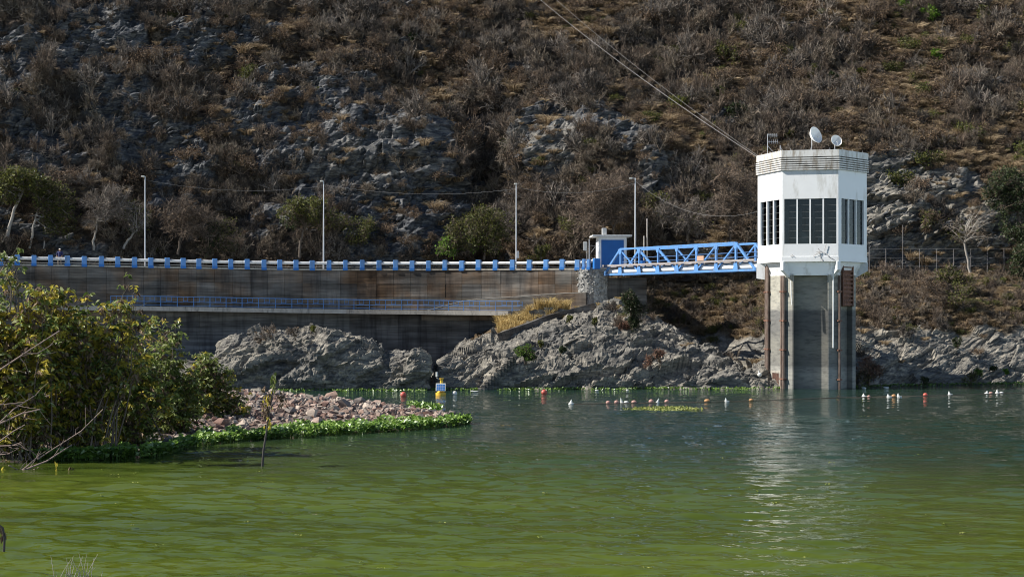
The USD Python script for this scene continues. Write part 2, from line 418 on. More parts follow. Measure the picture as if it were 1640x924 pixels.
leafy('fresh_leaf', [(0, (0.04, 0.08, 0.01)), (0.5, (0.10, 0.19, 0.02)), (1, (0.22, 0.34, 0.05))], 0.4, 0.3)
leafy('weed_leaf', [(0, (0.05, 0.10, 0.015)), (0.5, (0.13, 0.23, 0.03)), (0.85, (0.24, 0.36, 0.07)), (1, (0.48, 0.58, 0.30))], 0.3, 0.25)
leafy('bush_green', [(0, (0.06, 0.10, 0.02)), (0.5, (0.19, 0.24, 0.055)), (0.85, (0.36, 0.40, 0.13)), (1, (0.58, 0.60, 0.34))], 0.38, 0.48)
leafy('bush_yellow', [(0, (0.26, 0.22, 0.04)), (0.5, (0.50, 0.42, 0.06)), (1, (0.72, 0.58, 0.09))], 0.5, 0.45)
leafy('bush_brown', [(0, (0.07, 0.047, 0.032)), (0.5, (0.19, 0.13, 0.085)), (1, (0.36, 0.26, 0.17))], 0.8, 0.2)
leafy('agave_leaf', [(0, (0.07, 0.085, 0.04)), (1, (0.17, 0.19, 0.10))], 0.5, 0.1)
leafy('yellow_weed', [(0, (0.10, 0.13, 0.03)), (0.6, (0.22, 0.25, 0.05)), (1, (0.42, 0.41, 0.13))], 0.5, 0.2)

# the tower's shaft: dark band where the water has stood, bare concrete above and below it
mat('shaft_concrete', {
    'g': ('geometry', {}), 's': ('separate_xyz', {}),
    'n': ('noise_texture', {'scale': 0.9, 'detail': 8.0, 'roughness': 0.65}),
    'mp': ('mapping', {'scale': (0.7, 0.7, 3.0)}), 'n2': ('noise_texture', {'scale': 1.6, 'detail': 8.0, 'roughness': 0.7}),
    'ad': ('math', {'math_type': 'multiply_add', 'value2': 0.30}),
    'mr': ('map_range', {'from_min': 0.0, 'from_max': 10.0, 'to_min': 0.0, 'to_max': 1.0}),
    'r': ('rgb_ramp', {'ramp': [(0.0, (0.14, 0.14, 0.12)), (0.02, (0.24, 0.235, 0.21)), (0.13, (0.31, 0.30, 0.265)), (0.19, (0.25, 0.243, 0.22)), (0.21, (0.165, 0.16, 0.145)),
                                (0.38, (0.205, 0.197, 0.17)), (0.50, (0.14, 0.137, 0.128)), (0.665, (0.15, 0.147, 0.138)), (0.685, (0.32, 0.305, 0.26)), (0.96, (0.32, 0.305, 0.255)), (0.97, (0.78, 0.78, 0.77)), (1.0, (0.8, 0.8, 0.79))]}),
    'v': ('rgb_ramp', {'ramp': [(0.28, (0.5, 0.5, 0.5)), (0.5, (1, 1, 1)), (0.72, (1.25, 1.22, 1.15))]}),
    'm': ('mix_color', {'blend_type': 'multiply', 'fac': 1.0}),
    'b': ('bump', {'strength': 0.4, 'distance': 0.05}),
    'p': ('principled_bsdf', {'roughness': 0.88, 'specular_ior_level': 0.2})},
    [('g.position', 's.vector'), ('g.position', 'n.vector'), ('g.position', 'mp.vector'), ('mp.vector', 'n2.vector'), ('n.fac', 'ad.value1'), ('s.z', 'ad.value3'),
     ('ad.value', 'mr.value'), ('mr.result', 'r.fac'), ('n2.fac', 'v.fac'), ('r.color', 'm.a'), ('v.color', 'm.b'), ('m.result', 'p.base_color'),
     ('n2.fac', 'b.height'), ('b.normal', 'p.normal')], 'p.BSDF')
mat('window_glass', {'t': ('transparent_bsdf', {'color': (0.42, 0.47, 0.50)}), 'gl': ('glossy_bsdf', {'roughness': 0.03, 'color': (0.9, 0.9, 0.9)}),
                     'f': ('fresnel', {'IOR': 1.5}), 'x': ('mix_closure', {})},
    [('f.fac', 'x.fac'), ('t.BSDF', 'x.closure1'), ('gl.BSDF', 'x.closure2')], 'x.closure')
mat('solar_cells', {'g': ('texture_coordinate', {}), 'br': ('brick_texture', {'offset': 0.0, 'scale': 1.0, 'brick_width': 0.16, 'row_height': 0.16, 'mortar_size': 0.012,
                    'color1': (0.012, 0.03, 0.16), 'color2': (0.015, 0.04, 0.2), 'mortar': (0.25, 0.3, 0.4)}), 'p': ('principled_bsdf', {'roughness': 0.2})},
    [('g.object', 'br.vector'), ('br.color', 'p.base_color')], 'p.BSDF')

# the lake: cloudy green water under wind ripples; ripples are coarse and low near by, finer further out where the breeze touches it
mat('lake_water', {
    'g': ('geometry', {}), 'sx': ('separate_xyz', {}),
    'm1': ('mapping', {'scale': (0.40, 1.0, 1.0), 'rotation': (0, 0, 0.10)}), 'n1': ('noise_texture', {'scale': 0.95, 'detail': 4.0, 'roughness': 0.5, 'distortion': 0.3}),
    'm2': ('mapping', {'scale': (0.24, 1.0, 1.0), 'rotation': (0, 0, -0.07)}), 'n2': ('noise_texture', {'scale': 2.4, 'detail': 2.0, 'roughness': 0.5}),
    'crest': ('rgb_ramp', {'ramp': [(0.56, (0, 0, 0)), (0.70, (1, 1, 1))]}),
    'm5': ('mapping', {'scale': (0.75, 1.0, 1.0)}), 'n5': ('noise_texture', {'scale': 5.0, 'detail': 3.0, 'roughness': 0.6}),
    'm3': ('mapping', {'scale': (0.02, 0.10, 1.0), 'rotation': (0, 0, 0.05)}), 'n3': ('noise_texture', {'scale': 1.0, 'detail': 4.0}),
    # the breeze reaches the water on this side of the calm belt below the far shore
    'yb': ('math', {'math_type': 'multiply_add', 'value2': 22.0}), 'wind': ('map_range', {'from_min': 94.0, 'from_max': 102.0, 'to_min': 1.0, 'to_max': 0.62, 'range_type': 'smoothstep'}),
    'gust': ('rgb_ramp', {'ramp': [(0.38, (0.45, 0.45, 0.45)), (0.60, (1, 1, 1))]}),
    'h1': ('math', {'math_type': 'multiply'}), 'far': ('map_range', {'from_min': 62.0, 'from_max': 110.0, 'to_min': 0.02, 'to_max': 0.34}), 'h2': ('math', {'math_type': 'multiply_add', 'value2': 0.018}), 'h3': ('math', {'math_type': 'multiply_add'}), 'far3': ('map_range', {'from_min': 55.0, 'from_max': 105.0, 'to_min': 0.008, 'to_max': 0.07}),
    'hs': ('math', {'math_type': 'multiply'}), 'hw': ('math', {'math_type': 'multiply'}),
    'b': ('bump', {'strength': 1.0, 'distance': 1.0}),
    'm4': ('mapping', {'scale': (0.03, 0.12, 1.0)}), 'n4': ('noise_texture', {'scale': 1.0, 'detail': 5.0, 'roughness': 0.6}),
    'ya': ('math', {'math_type': 'multiply_add', 'value2': 40.0}), 'xa': ('math', {'math_type': 'multiply_add', 'value2': 0.42}),
    'bloom': ('map_range', {'from_min': 62.0, 'from_max': 108.0, 'to_min': 1.0, 'to_max': 0.0, 'range_type': 'smoothstep'}),
    'c': ('rgb_ramp', {'ramp': [(0.3, (0.040, 0.056, 0.008)), (0.5, (0.058, 0.081, 0.008)), (0.7, (0.084, 0.104, 0.009))]}),
    'cm': ('mix_color', {'a': (0.012, 0.030, 0.020)}),
    'p': ('principled_bsdf', {'roughness': 0.025, 'ior': 1.33, 'specular_ior_level': 0.5})},
    [('g.position', 'sx.vector'), ('g.position', 'm1.vector'), ('m1.vector', 'n1.vector'), ('g.position', 'm2.vector'), ('m2.vector', 'n2.vector'), ('n2.fac', 'crest.fac'),
     ('g.position', 'm5.vector'), ('m5.vector', 'n5.vector'), ('g.position', 'm3.vector'), ('m3.vector', 'n3.vector'), ('n3.fac', 'yb.value1'), ('sx.y', 'yb.value3'), ('yb.value', 'wind.value'),
     ('n3.fac', 'gust.fac'), ('n1.fac', 'h1.value1'), ('sx.y', 'far.value'), ('sx.y', 'far3.value'), ('far3.result', 'h3.value2'), ('far.result', 'h1.value2'), ('crest.color', 'h2.value1'), ('h1.value', 'h2.value3'), ('n5.fac', 'h3.value1'), ('h2.value', 'h3.value3'),
     ('h3.value', 'hs.value1'), ('gust.color', 'hs.value2'), ('hs.value', 'hw.value1'), ('wind.result', 'hw.value2'), ('hw.value', 'b.height'), ('b.normal', 'p.normal'),
     ('g.position', 'm4.vector'), ('m4.vector', 'n4.vector'), ('n4.fac', 'c.fac'), ('n4.fac', 'ya.value1'), ('sx.x', 'xa.value1'), ('sx.y', 'xa.value3'), ('xa.value', 'ya.value3'),
     ('ya.value', 'bloom.value'), ('bloom.result', 'cm.fac'), ('c.color', 'cm.b'), ('cm.result', 'p.base_color')], 'p.BSDF')


# ------------------------------------------------------------------ terrain
def curve(pairs):
    a = np.array(sorted(pairs), float)
    f = PchipInterpolator(a[:, 0], a[:, 1])
    return lambda u: f(np.clip(u, a[0, 0], a[-1, 0]))


def ridged(p, octaves=4, seed=0):
    return sum(0.5 ** o * (1 - np.abs(2 * meshkit.noise(p * 2.0 ** o, seed + o) - 1)) for o in range(octaves)) / (2 - 0.5 ** (octaves - 1))


def rotz(p, a):
    c, s = math.cos(a), math.sin(a)
    return np.stack([p[..., 0] * c - p[..., 2] * s, p[..., 1], p[..., 0] * s + p[..., 2] * c], -1)


def blocks(p, size, seed, dip=-0.35):
    """A value from 0 to 1 that is even within each block of bedded, jointed rock: block edges are sharp."""
    q = rotz(p, dip) / np.asarray(size)
    lo = np.floor(q.min(0)).astype(int) - 1
    base = np.floor(q).astype(np.int64)
    best = np.full(len(q), 1e9); val = np.zeros(len(q))
    for ox in (-1, 0, 1):
        for oy in (-1, 0, 1):
            for oz in (-1, 0, 1):
                c = base + [ox, oy, oz]
                h = (c[:, 0] * 73856093) ^ (c[:, 1] * 19349663) ^ (c[:, 2] * 83492791) ^ (seed * 2654435761)
                r = [(((h ^ (h >> 13)) * k) & 0xFFFFFF) / 16777216.0 for k in (1274126177, 1911520717, 2654435769, 1597334677)]
                d = (c[:, 0] + r[0] - q[:, 0]) ** 2 + (c[:, 1] + r[1] - q[:, 1]) ** 2 + (c[:, 2] + r[2] - q[:, 2]) ** 2
                m = d < best
                best[m] = d[m]; val[m] = r[3][m]
    return val


def grid_faces(n, m):
    i, j = np.meshgrid(np.arange(n - 1), np.arange(m - 1), indexing='ij')
    a = i * m + j
    return np.stack([a, a + m, a + m + 1, a + 1], -1).reshape(-1, 4)


def project(p):
    return CU + p[..., 0] / p[..., 1] * F, HV - (p[..., 2] - CZ) / p[..., 1] * F


def surf_normals(v, n, m):
    g = v.reshape(n, m, 3)
    return unit(np.cross(np.gradient(g, axis=0), np.gradient(g, axis=1))).reshape(-1, 3)


# road and wall line along the left bank
wallY = curve([(-200, 145.0), (0, 147.0), (200, 150.2), (400, 153.6), (580, 155.6), (700, 155.2), (820, 153.2), (945, 150.0)])
wallV = curve([(-200, 421), (0, 422.6), (200, 425.5), (400, 429.2), (580, 430.8), (800, 430.4), (945, 429.5)])


def wall_top(u):
    return CZ + (HV - wallV(u)) / F * wallY(u)


def hill_surface():
    us = np.arange(-420, 2081, 4.2)
    t = np.concatenate([np.linspace(0, 1, 56)[:-1], np.linspace(1, 2, 120)[:-1], np.linspace(2, 3, 24)])
    Y0 = curve([(-420, 145.5), (0, 153.5), (300, 160.5), (580, 164.5), (690, 165), (750, 170), (800, 169.5), (860, 164.5), (940, 162.5), (1050, 161), (1200, 159.5), (1400, 157.5), (1640, 156), (2080, 153)])
    Z1 = curve([(-420, 18), (0, 18), (300, 21), (450, 27), (600, 28), (700, 24), (780, 18), (860, 25), (940, 27), (1050, 23), (1200, 19), (1400, 20), (1640, 18.5), (2080, 18)])
    D1 = curve([(-420, 6), (0, 6), (300, 7.5), (450, 10), (600, 10), (700, 7), (780, 5), (860, 7), (940, 9), (1050, 8), (1200, 5.5), (1400, 4.0), (1640, 4.0), (2080, 5)])
    Y0s = curve([(-420, 145.5), (0, 153.5), (300, 160.5), (580, 164.8), (750, 165.5), (940, 163.5), (1050, 162), (1200, 160), (1400, 157.5), (1640, 156), (2080, 153)])
    D1s = curve([(-420, 6), (300, 7.5), (600, 8.5), (940, 8.0), (1200, 6), (1400, 4.5), (2080, 5)])
    Z1s = curve([(-420, 18), (300, 21), (600, 23), (940, 23), (1200, 20), (2080, 18)])
    u = us[:, None]
    z1, y0, d1 = Z1(u), Y0(u), D1(u)
    s = t[None, :]
    zb = 9.6
    z = np.where(s < 1, zb + (z1 - zb) * s, np.where(s < 2, z1 + (50 - z1) * (s - 1), 50 + 26 * (s - 2)))
    tilt = curve([(-420, 0.80), (300, 0.92), (900, 1.0), (1300, 1.02), (2080, 0.95)])(u)
    y = np.where(s < 1, y0 + d1 * s ** 1.15, np.where(s < 2, y0 + d1 + (50 - z1) * tilt * (s - 1), y0 + d1 + (50 - z1) * tilt + 40 * (s - 2)))
    ysm = np.where(z < Z1s(u), Y0s(u) + D1s(u) * np.clip((z - zb) / (Z1s(u) - zb), 0, 1) ** 1.15, Y0s(u) + D1s(u) + (z - Z1s(u)) * tilt)
    k = np.clip((z - 24) / 9.0, 0, 1); k = k * k * (3 - 2 * k)
    y = np.where(s < 2, y * (1 - k) + ysm * k, ysm)
    x = (u - CU) / F * y
    v = np.stack([x + 0 * z, y + 0 * z, z + 0 * x], -1)
    n, m = v.shape[:2]
    v = v.reshape(-1, 3)
    nrm = surf_normals(v, n, m)
    nrm *= np.sign(-nrm[:, 1:2] + 1e-9)
    pu, pv = project(v)
    # where bare rock shows
    zone = np.zeros(len(v))
    for cu, cv, ru, rv, a in [(150, 60, 70, 120, .75), (170, 200, 70, 70, .8), (60, 250, 90, 40, .7), (320, 90, 60, 50, .5), (540, 230, 160, 60, .9), (610, 330, 130, 90, 1.0), (260, 260, 90, 50, .7),
                              (480, 150, 90, 40, .6), (880, 240, 50, 70, .95), (1000, 210, 70, 50, .7), (1060, 290, 70, 40, .6), (1500, 350, 180, 85, 1.3), (1430, 290, 85, 50, 1.3), (1090, 400, 60, 20, .6),
                              (750, 260, 50, 90, .5), (1540, 210, 40, 20, .5), (330, 30, 30, 20, .5), (20, 130, 60, 90, .5)]:
        zone = np.maximum(zone, a * np.exp(-(((pu - cu) / ru) ** 2 + ((pv - cv) / rv) ** 2) ** 2))
    patch = meshkit.fbm(v / np.array([5.0, 5.0, 4.0]), 4, 11)
    rock = np.clip((zone * 1.0 + (patch - 0.5) * 2.2 - 0.30 + 0.26 / (1 + np.exp((pu - 680) / 60))) / 0.22, 0, 1)
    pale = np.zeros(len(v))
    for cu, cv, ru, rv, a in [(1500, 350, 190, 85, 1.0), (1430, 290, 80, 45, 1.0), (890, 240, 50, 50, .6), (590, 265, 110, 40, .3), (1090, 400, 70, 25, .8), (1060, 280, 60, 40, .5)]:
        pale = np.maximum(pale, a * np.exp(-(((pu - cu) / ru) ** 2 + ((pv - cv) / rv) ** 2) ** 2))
    leftside = 1 / (1 + np.exp((pu - 900) / 120))
    q = rotz(v, 0.5)
    big = ridged(q / np.array([11.0, 14.0, 22.0]), 3, 3) - 0.5
    mid = ridged(v / np.array([4.5, 5.0, 5.0]), 4, 21) - 0.5
    strata = ridged(rotz(v, -0.35) / np.array([3.2, 3.0, 1.1]), 4, 35) - 0.5
    fine = meshkit.fbm(v / 0.9, 3, 51) - 0.5
    jw = v + (meshkit.fbm(v / 4.0, 2, 62) - 0.5)[:, None] * 1.2
    strata = strata * 0.4 + (blocks(jw, (4.2, 4.2, 2.2), 8, -0.3) - 0.5) * 1.1 + (blocks(jw, (1.5, 1.5, 0.6), 9, -0.3) - 0.5) * 0.55
    d = big * (2.2 + 2.6 * leftside) + mid * (1.6 + 1.9 * leftside) + strata * (0.35 + 1.5 * rock) + fine * (0.35 + 0.6 * rock)
    base = np.clip((v[:, 2] - 9.6) / 4.0, 0, 1)
    out = v + nrm * (d * base)[:, None] * np.array([1.0, 1.0, 0.55])
    return out, n, m, rock, pale


hv, hn, hm, hrock, hpale = hill_surface()
hfaces = grid_faces(hn, hm)
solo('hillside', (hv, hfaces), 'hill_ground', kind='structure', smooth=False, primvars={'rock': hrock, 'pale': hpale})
hnorm = surf_normals(hv, hn, hm)
hnorm *= np.sign(-hnorm[:, 1:2] + 1e-9)
hu, hvv = project(hv)
_front = (hvv > -60) & (hvv < 480)
_idx = np.nonzero(_front)[0]
_tree = cKDTree(np.stack([hu[_idx], hvv[_idx]], 1))


def on_hill(u, v, back=0.3):
    """The point of the hillside seen at photo position (u, v), pushed slightly into the ground."""
    k = _idx[_tree.query([u, v])[1]]
    return hv[k] - hnorm[k] * back


# lake bank: shore, rock face, crest, hollow, foot of the slope, bench
BANK = []   # u: six (Y, z) knots
for u, knots in [
    (-420, [(128, 0), (130, 1.6), (134, 2.4), (139, 2.6), (160, 2.8)]),
    (300, [(127, 0), (129.5, 0.5), (134, 0.7), (139, 0.8), (160, 2.6)]),
    (345, [(126.8, 0), (129, 1.0), (134, 1.3), (139, 1.2), (160, 2.6)]),
    (365, [(126.5, 0), (127.6, 3.00), (132.5, 3.80), (139, 2.6), (160, 2.6)]),
    (400, [(126.5, 0), (127.6, 3.60), (132.5, 4.40), (139, 3.2), (160, 2.6)]),
    (440, [(126.5, 0), (127.6, 3.80), (132.5, 4.75), (139, 3.4), (160, 2.6)]),
    (500, [(126.5, 0), (127.6, 3.80), (132.5, 4.65), (139, 3.4), (160, 2.6)]),
    (545, [(126.5, 0), (127.6, 3.50), (132.5, 4.20), (139, 3.0), (160, 2.4)]),
    (580, [(126.6, 0), (127.4, 2.70), (130.5, 3.30), (138, 2.4), (160, 2.0)]),
    (620, [(126.6, 0), (127.4, 2.35), (130.5, 2.75), (136, 1.6), (160, 1.0)]),
    (655, [(126.6, 0), (127.4, 2.55), (130.5, 2.95), (135, 1.4), (160, 0.4)]),
    (680, [(126.6, 0), (127.4, 2.60), (130.5, 3.00), (134, 0.8), (160, 0.2)]),
    (687, [(127.5, 0), (128.5, 0.1), (131, 0.25), (136, 0.2), (160, 0.2)]),
    (700, [(127.8, 0), (129, 0.12), (131, 0.25), (136, 0.2), (160, 0.3)]),
    (706, [(127.5, 0), (129, 1.5), (131.5, 2.1), (135, 1.6), (160, 0.8)]),
    (730, [(127.5, 0), (129.5, 1.6), (133, 2.4), (137, 2.3), (160, 1.6)]),
    (760, [(127.8, 0), (130.5, 1.7), (136, 3.3), (141, 3.5), (160, 3.6)]),
    (790, [(128, 0), (131.5, 2.2), (139, 4.2), (145, 4.6), (160, 5.0)]),
    (830, [(128.2, 0), (132, 2.9), (141, 4.95), (146, 5.3), (160, 5.6)]),
    (880, [(128.4, 0), (132.5, 3.4), (142, 6.1), (147, 5.9), (160, 5.9)]),
    (950, [(128.6, 0), (132.5, 3.7), (143, 6.85), (148, 6.4), (160, 6.6)]),
    (985, [(128.8, 0), (132.5, 3.6), (143, 6.95), (149, 6.6), (161, 10.0)]),
    (1015, [(128.9, 0), (132.5, 3.3), (142.5, 6.5), (149, 4.6), (161, 10.3)]),
    (1045, [(129, 0), (132.5, 2.8), (141.5, 5.6), (150, 2.4), (161.5, 10.4)]),
    (1100, [(129, 0), (132, 2.0), (138.5, 3.9), (149.5, 1.0), (161.5, 10.4)]),
    (1150, [(129.2, 0), (131.5, 1.2), (136, 2.5), (147, 0.4), (161, 10.4)]),
    (1205, [(129.4, 0), (130.4, 0.25), (132, 0.7), (142, 0.3), (160, 10.4)]),
    (1250, [(129.6, 0), (131, 0.5), (134.5, 1.4), (142, 3.8), (158, 10.4)]),
    (1370, [(131.6, 0), (133.2, 1.0), (141, 5.0), (148.5, 7.8), (158, 10.3)]),
    (1420, [(133.9, 0), (135.6, 1.5), (143, 5.5), (149, 8.0), (157.5, 10.3)]),
    (1500, [(136.0, 0), (137.6, 1.7), (143.5, 5.5), (149.5, 8.1), (157, 10.3)]),
    (1640, [(137.8, 0), (139.6, 1.6), (144.5, 5.5), (150, 8.2), (156.5, 10.3)]),
    (2080, [(141, 0), (142.4, 1.8), (146, 5.5), (151, 8.4), (156, 10.2)])]:
    BANK.append([u] + [c for k in knots for c in k])
BANK = np.array(BANK, float)


def bank_surface():
    us = np.concatenate([np.arange(-420, 330, 9.0), np.arange(330, 1700, 2.3), np.arange(1700, 2081, 12.0)])
    stations = [0.0, 1, 2, 3, 4]
    t = np.concatenate([np.linspace(-0.35, 0, 4)[:-1], np.linspace(0, 1, 26)[:-1], np.linspace(1, 2, 56)[:-1], np.linspace(2, 3, 26)[:-1], np.linspace(3, 4, 42)])
    cols = np.stack([PchipInterpolator(BANK[:, 0], BANK[:, k])(us) for k in range(1, BANK.shape[1])], 1)
    Ys, Zs = cols[:, 0::2], cols[:, 1::2]
    Yv = np.empty((len(us), len(t))); Zv = np.empty_like(Yv)
    for i in range(len(us)):
        Yv[i] = PchipInterpolator(stations, Ys[i])(np.maximum(t, 0)) + np.minimum(t, 0) * 9
        Zv[i] = PchipInterpolator(stations, Zs[i])(np.maximum(t, 0)) + np.minimum(t, 0) * 5
    X = (us[:, None] - CU) / F * Yv
    v = np.stack([X, Yv, Zv], -1)
    n, m = v.shape[:2]
    v = v.reshape(-1, 3)
    pu, pv = project(v)
    nrm = surf_normals(v, n, m)
    nrm *= np.sign(nrm[:, 2:3] + 1e-9)
    tt = np.tile(t, n)
    rockline = np.where(pu > 1230, 5.3, 8.0)
    patch = meshkit.fbm(v / 2.2, 4, 5) - 0.5
    rock = np.clip((rockline - v[:, 2] + patch * 3.0) / 0.7, 0, 1)
    rock = np.where((pu > 960) & (pu < 1240) & (tt > 3.25), np.clip((4.6 - v[:, 2] + patch * 2.5) / 0.6, 0, 1), rock)
    rock = np.where((pu > 760) & (pu < 960) & (tt > 2.05), 0.0, rock)
    amp = np.where(pu < 690, 0.75, 1.0) * (1 - 0.6 * np.exp(-((pu - 692) / 14) ** 2)) * np.where(tt > 3.3, 0.45, 1.0) * np.where((pu > 1230), 0.62, 1.0) * np.clip((tt + 0.12) * 4, 0.15, 1) * np.where((pu > 770) & (pu < 965) & (tt > 2.0), 0.3, 1.0)
    warp = (meshkit.fbm(v / 3.0, 2, 61) - 0.5)[:, None] * 2.2
    cleft = np.where(pu < 690, 1.0, 0.0) * (ridged((v + warp * 1.3) / np.array([3.4, 6.0, 9.0]), 2, 66) - 0.72) * 1.3
    wv = v + warp * 0.35
    d = cleft + (ridged((v + warp) / np.array([4.6, 4.6, 3.6]), 3, 71) - 0.58) * 1.5 \
        + (blocks(wv, (4.2, 3.4, 1.3), 3) - 0.5) * 1.15 + (blocks(wv, (1.9, 1.6, 0.38), 4) - 0.5) * 0.36 + (blocks(wv, (0.55, 0.55, 0.2), 5) - 0.5) * 0.2
    rough = (meshkit.fbm(v / 0.42, 3, 91) - 0.5) * np.where(pu < 690, 0.42, 0.16) + (blocks(v, (0.6, 0.6, 0.45), 15) - 0.5) * np.where(pu < 690, 0.18, 0.0)
    out = v + nrm * (d * amp + rough * np.clip(tt * 3 + 0.3, 0, 1) * np.where(tt > 3.3, 0.4, 1.0))[:, None]
    return out, n, m, rock


bv, bn, bm, brock = bank_surface()
solo('rocky_bank', (bv, grid_faces(bn, bm)), 'bank_ground', kind='structure', primvars={'rock': brock})
bnorm = surf_normals(bv, bn, bm)
bnorm *= np.sign(bnorm[:, 2:3] + 1e-9)
bu, bvv = project(bv)
_btree = cKDTree(np.stack([bu, bvv, bv[:, 1] * 0.35], 1))


def on_bank(u, v, Y=140.0, back=0.1):
    k = _btree.query([u, v, Y * 0.35])[1]
    return bv[k] - bnorm[k] * back


_b2 = cKDTree(np.stack([bu, bvv], 1))


def bank_seen(u, v, back=0.15):
    k = np.array(_b2.query_ball_point([u, v], 5.0) or [_b2.query([u, v])[1]])
    k = k[np.argmin(bv[k, 1] + 0.15 * np.hypot(bu[k] - u, bvv[k] - v))]
    return bv[k] - bnorm[k] * back


# road on the fill behind the wall
us = np.arange(-420, 966, 12.0)
wy, wz = wallY(us), wall_top(us) - 0.16
road = []
for du in (0.35, 9.5, 14.0):
    Yq = wy + du
    road.append(np.stack([(us - CU) / F * wy, Yq, wz + 0.02 * du], 1))
rv = np.stack(road, 1).reshape(-1, 3)
solo('road', (rv, grid_faces(len(us), 3)), 'asphalt', kind='structure')
# lake: one sheet with real waves where it is seen, plain further out
def lake():
    vs = np.arange(940.0, 620.0, -0.8)
    gy = np.concatenate([np.linspace(-60, 33, 14), CZ * F / (vs - HV), [133.0, 138, 145, 155, 175]])
    gu = np.concatenate([np.linspace(-3200, -140, 14), np.arange(-90, 1740, 2.2), np.linspace(1790, 4800, 14)])
    Y, U = np.meshgrid(gy, gu, indexing='ij')
    X = (U - CU) / F * np.maximum(Y, 30.0)
    dy = np.abs(np.gradient(gy))[:, None] + 0 * Y
    rng = np.random.default_rng(99)
    n = 96
    lam = np.concatenate([np.exp(rng.uniform(math.log(0.26), math.log(0.8), 46)), np.exp(rng.uniform(math.log(0.8), math.log(2.6), 50))])
    th = rng.normal(size=n) * 0.33 + 0.10
    k = 2 * math.pi / lam
    slope = 0.0185 * rng.uniform(0.5, 1.5, n)
    p = np.stack([X / 22.0, Y / 9.0, 0 * X], -1)
    gust = 0.45 + 1.1 * np.clip((meshkit.fbm(p, 3, 13) - 0.3) / 0.4, 0, 1)
    gust *= 0.65 + 0.35 / (1 + np.exp((Y - 92) / 3.0))                  # the calm belt below the far shore
    Z = 0 * X
    for a, kk, t, ph in zip(slope / k, k, th, rng.random(n) * 6.283):
        keep = np.clip((2 * math.pi / kk) / (2.6 * dy) - 0.6, 0, 1)
        w = np.sin(kk * (X * math.sin(t) + Y * math.cos(t)) + ph)
        Z += a * keep * (w + 0.32 * np.cos(2 * (kk * (X * math.sin(t) + Y * math.cos(t)) + ph)))
    Z *= gust * np.clip((Y - 30) / 6, 0, 1) * np.clip((134 - Y) / 4, 0, 1) * ((U > -90) & (U < 1740))
    solo('lake_water', (np.stack([X, Y, Z], -1).reshape(-1, 3), grid_faces(len(gy), len(gu))[:, ::-1]), 'lake_water', kind='structure', smooth=True)


lake()

# rubble bar running out from the left bank
barN = curve([(-420, 744), (0, 739), (150, 735), (240, 731), (330, 711), (480, 699), (640, 689), (700, 684), (757, 677)])
barZ = curve([(-420, 1.5), (200, 1.4), (400, 1.12), (450, 1.02), (560, 0.68), (640, 0.40), (695, 0.24), (735, 0.08), (757, 0.0)])
us = np.linspace(-420, 757, 130)
ts = np.linspace(0, 1, 26)
yn = YW(barN(us))
yf = curve([(-420, 118), (300, 116), (450, 110), (600, 104), (700, 98), (757, 89.2)])(us)
yy = yn[:, None] + (yf - yn)[:, None] * ts[None]
zz = barZ(us)[:, None] * np.interp(ts, [0, 0.12, 0.5, 0.75, 1.0], [-0.12, 0.22, 0.92, 1.0, -0.2])[None]
bar = np.stack([(us[:, None] - CU) / F * yy, yy, zz], -1)
bar[..., 2] += (meshkit.fbm(bar / 1.3, 3, 7) - 0.5) * 0.25
BARV = bar


def bar_at(u, t):
    i = np.interp(u, us_bar, np.arange(len(us_bar)))
    j = t * (len(ts) - 1)
    i0, j0 = int(min(i, len(us_bar) - 2)), int(min(j, len(ts) - 2))
    a, b = i - i0, j - j0
    return (BARV[i0, j0] * (1 - a) * (1 - b) + BARV[i0 + 1, j0] * a * (1 - b) + BARV[i0, j0 + 1] * (1 - a) * b + BARV[i0 + 1, j0 + 1] * a * b)


us_bar = us
rubble = thing('rubble_bar', None, None, kind='structure')
part(rubble, 'ground', (bar.reshape(-1, 3), grid_faces(len(us), len(ts))), 'bar_ground')


def stone_mesh(rng, size, flat=0.7, n=13):
    p = unit(rng.normal(size=(n, 3))) * (0.75 + 0.25 * rng.random((n, 1)))
    p *= np.array([1, 0.8 + 0.3 * rng.random(), flat * (0.75 + 0.4 * rng.random())])
    h = ConvexHull(p)
    f = h.simplices.copy()
    nn = np.cross(p[f[:, 1]] - p[f[:, 0]], p[f[:, 2]] - p[f[:, 0]])
    flip = (nn * (p[f].mean(1))).sum(1) < 0
    f[flip] = f[flip][:, ::-1]
    a = rng.random() * 6.28
    c, s = math.cos(a), math.sin(a)
    t_ = rng.normal() * 0.35
    R = np.array([[c, -s, 0], [s, c, 0], [0, 0, 1]]) @ np.array([[1, 0, 0], [0, math.cos(t_), -math.sin(t_)], [0, math.sin(t_), math.cos(t_)]])
    return (p * size / 2) @ R.T, f


rng = np.random.default_rng(5)
big = []
while len(big) < 300:
    u = rng.uniform(240, 735)
    t = rng.uniform(0.05, 0.85)
    p = bar_at(u, t)
    if p[2] < 0.0 and rng.random() < 0.8:
        continue
    size = np.clip(rng.lognormal(-0.68, 0.45), 0.28, 1.4) * (0.75 if u > 600 else 1.0)
    if any(np.linalg.norm((q[0] - p)) < 0.36 * (q[1] + size) for q in big):
        if rng.random() < 0.985:
            continue
    big.append((p, size))
for p, size in big:
    v, f = stone_mesh(rng, size)
    part(rubble, 'stone', (v + p + [0, 0, size * 0.16], f), f'rubble_{rng.integers(6)}')
for k in range(6):
    small = MB()
    for _ in range(640):
        u = rng.uniform(100, 745); t = rng.uniform(0.03, 0.9)
        p = bar_at(u, t)
        size = np.clip(rng.lognormal(-1.02, 0.4), 0.14, 0.62)
        v, f = stone_mesh(rng, size, n=9)
        small.add(v + p + [0, 0, size * 0.12], f)
    part(rubble, 'small_stones', small, f'rubble_{k}', kind='stuff')

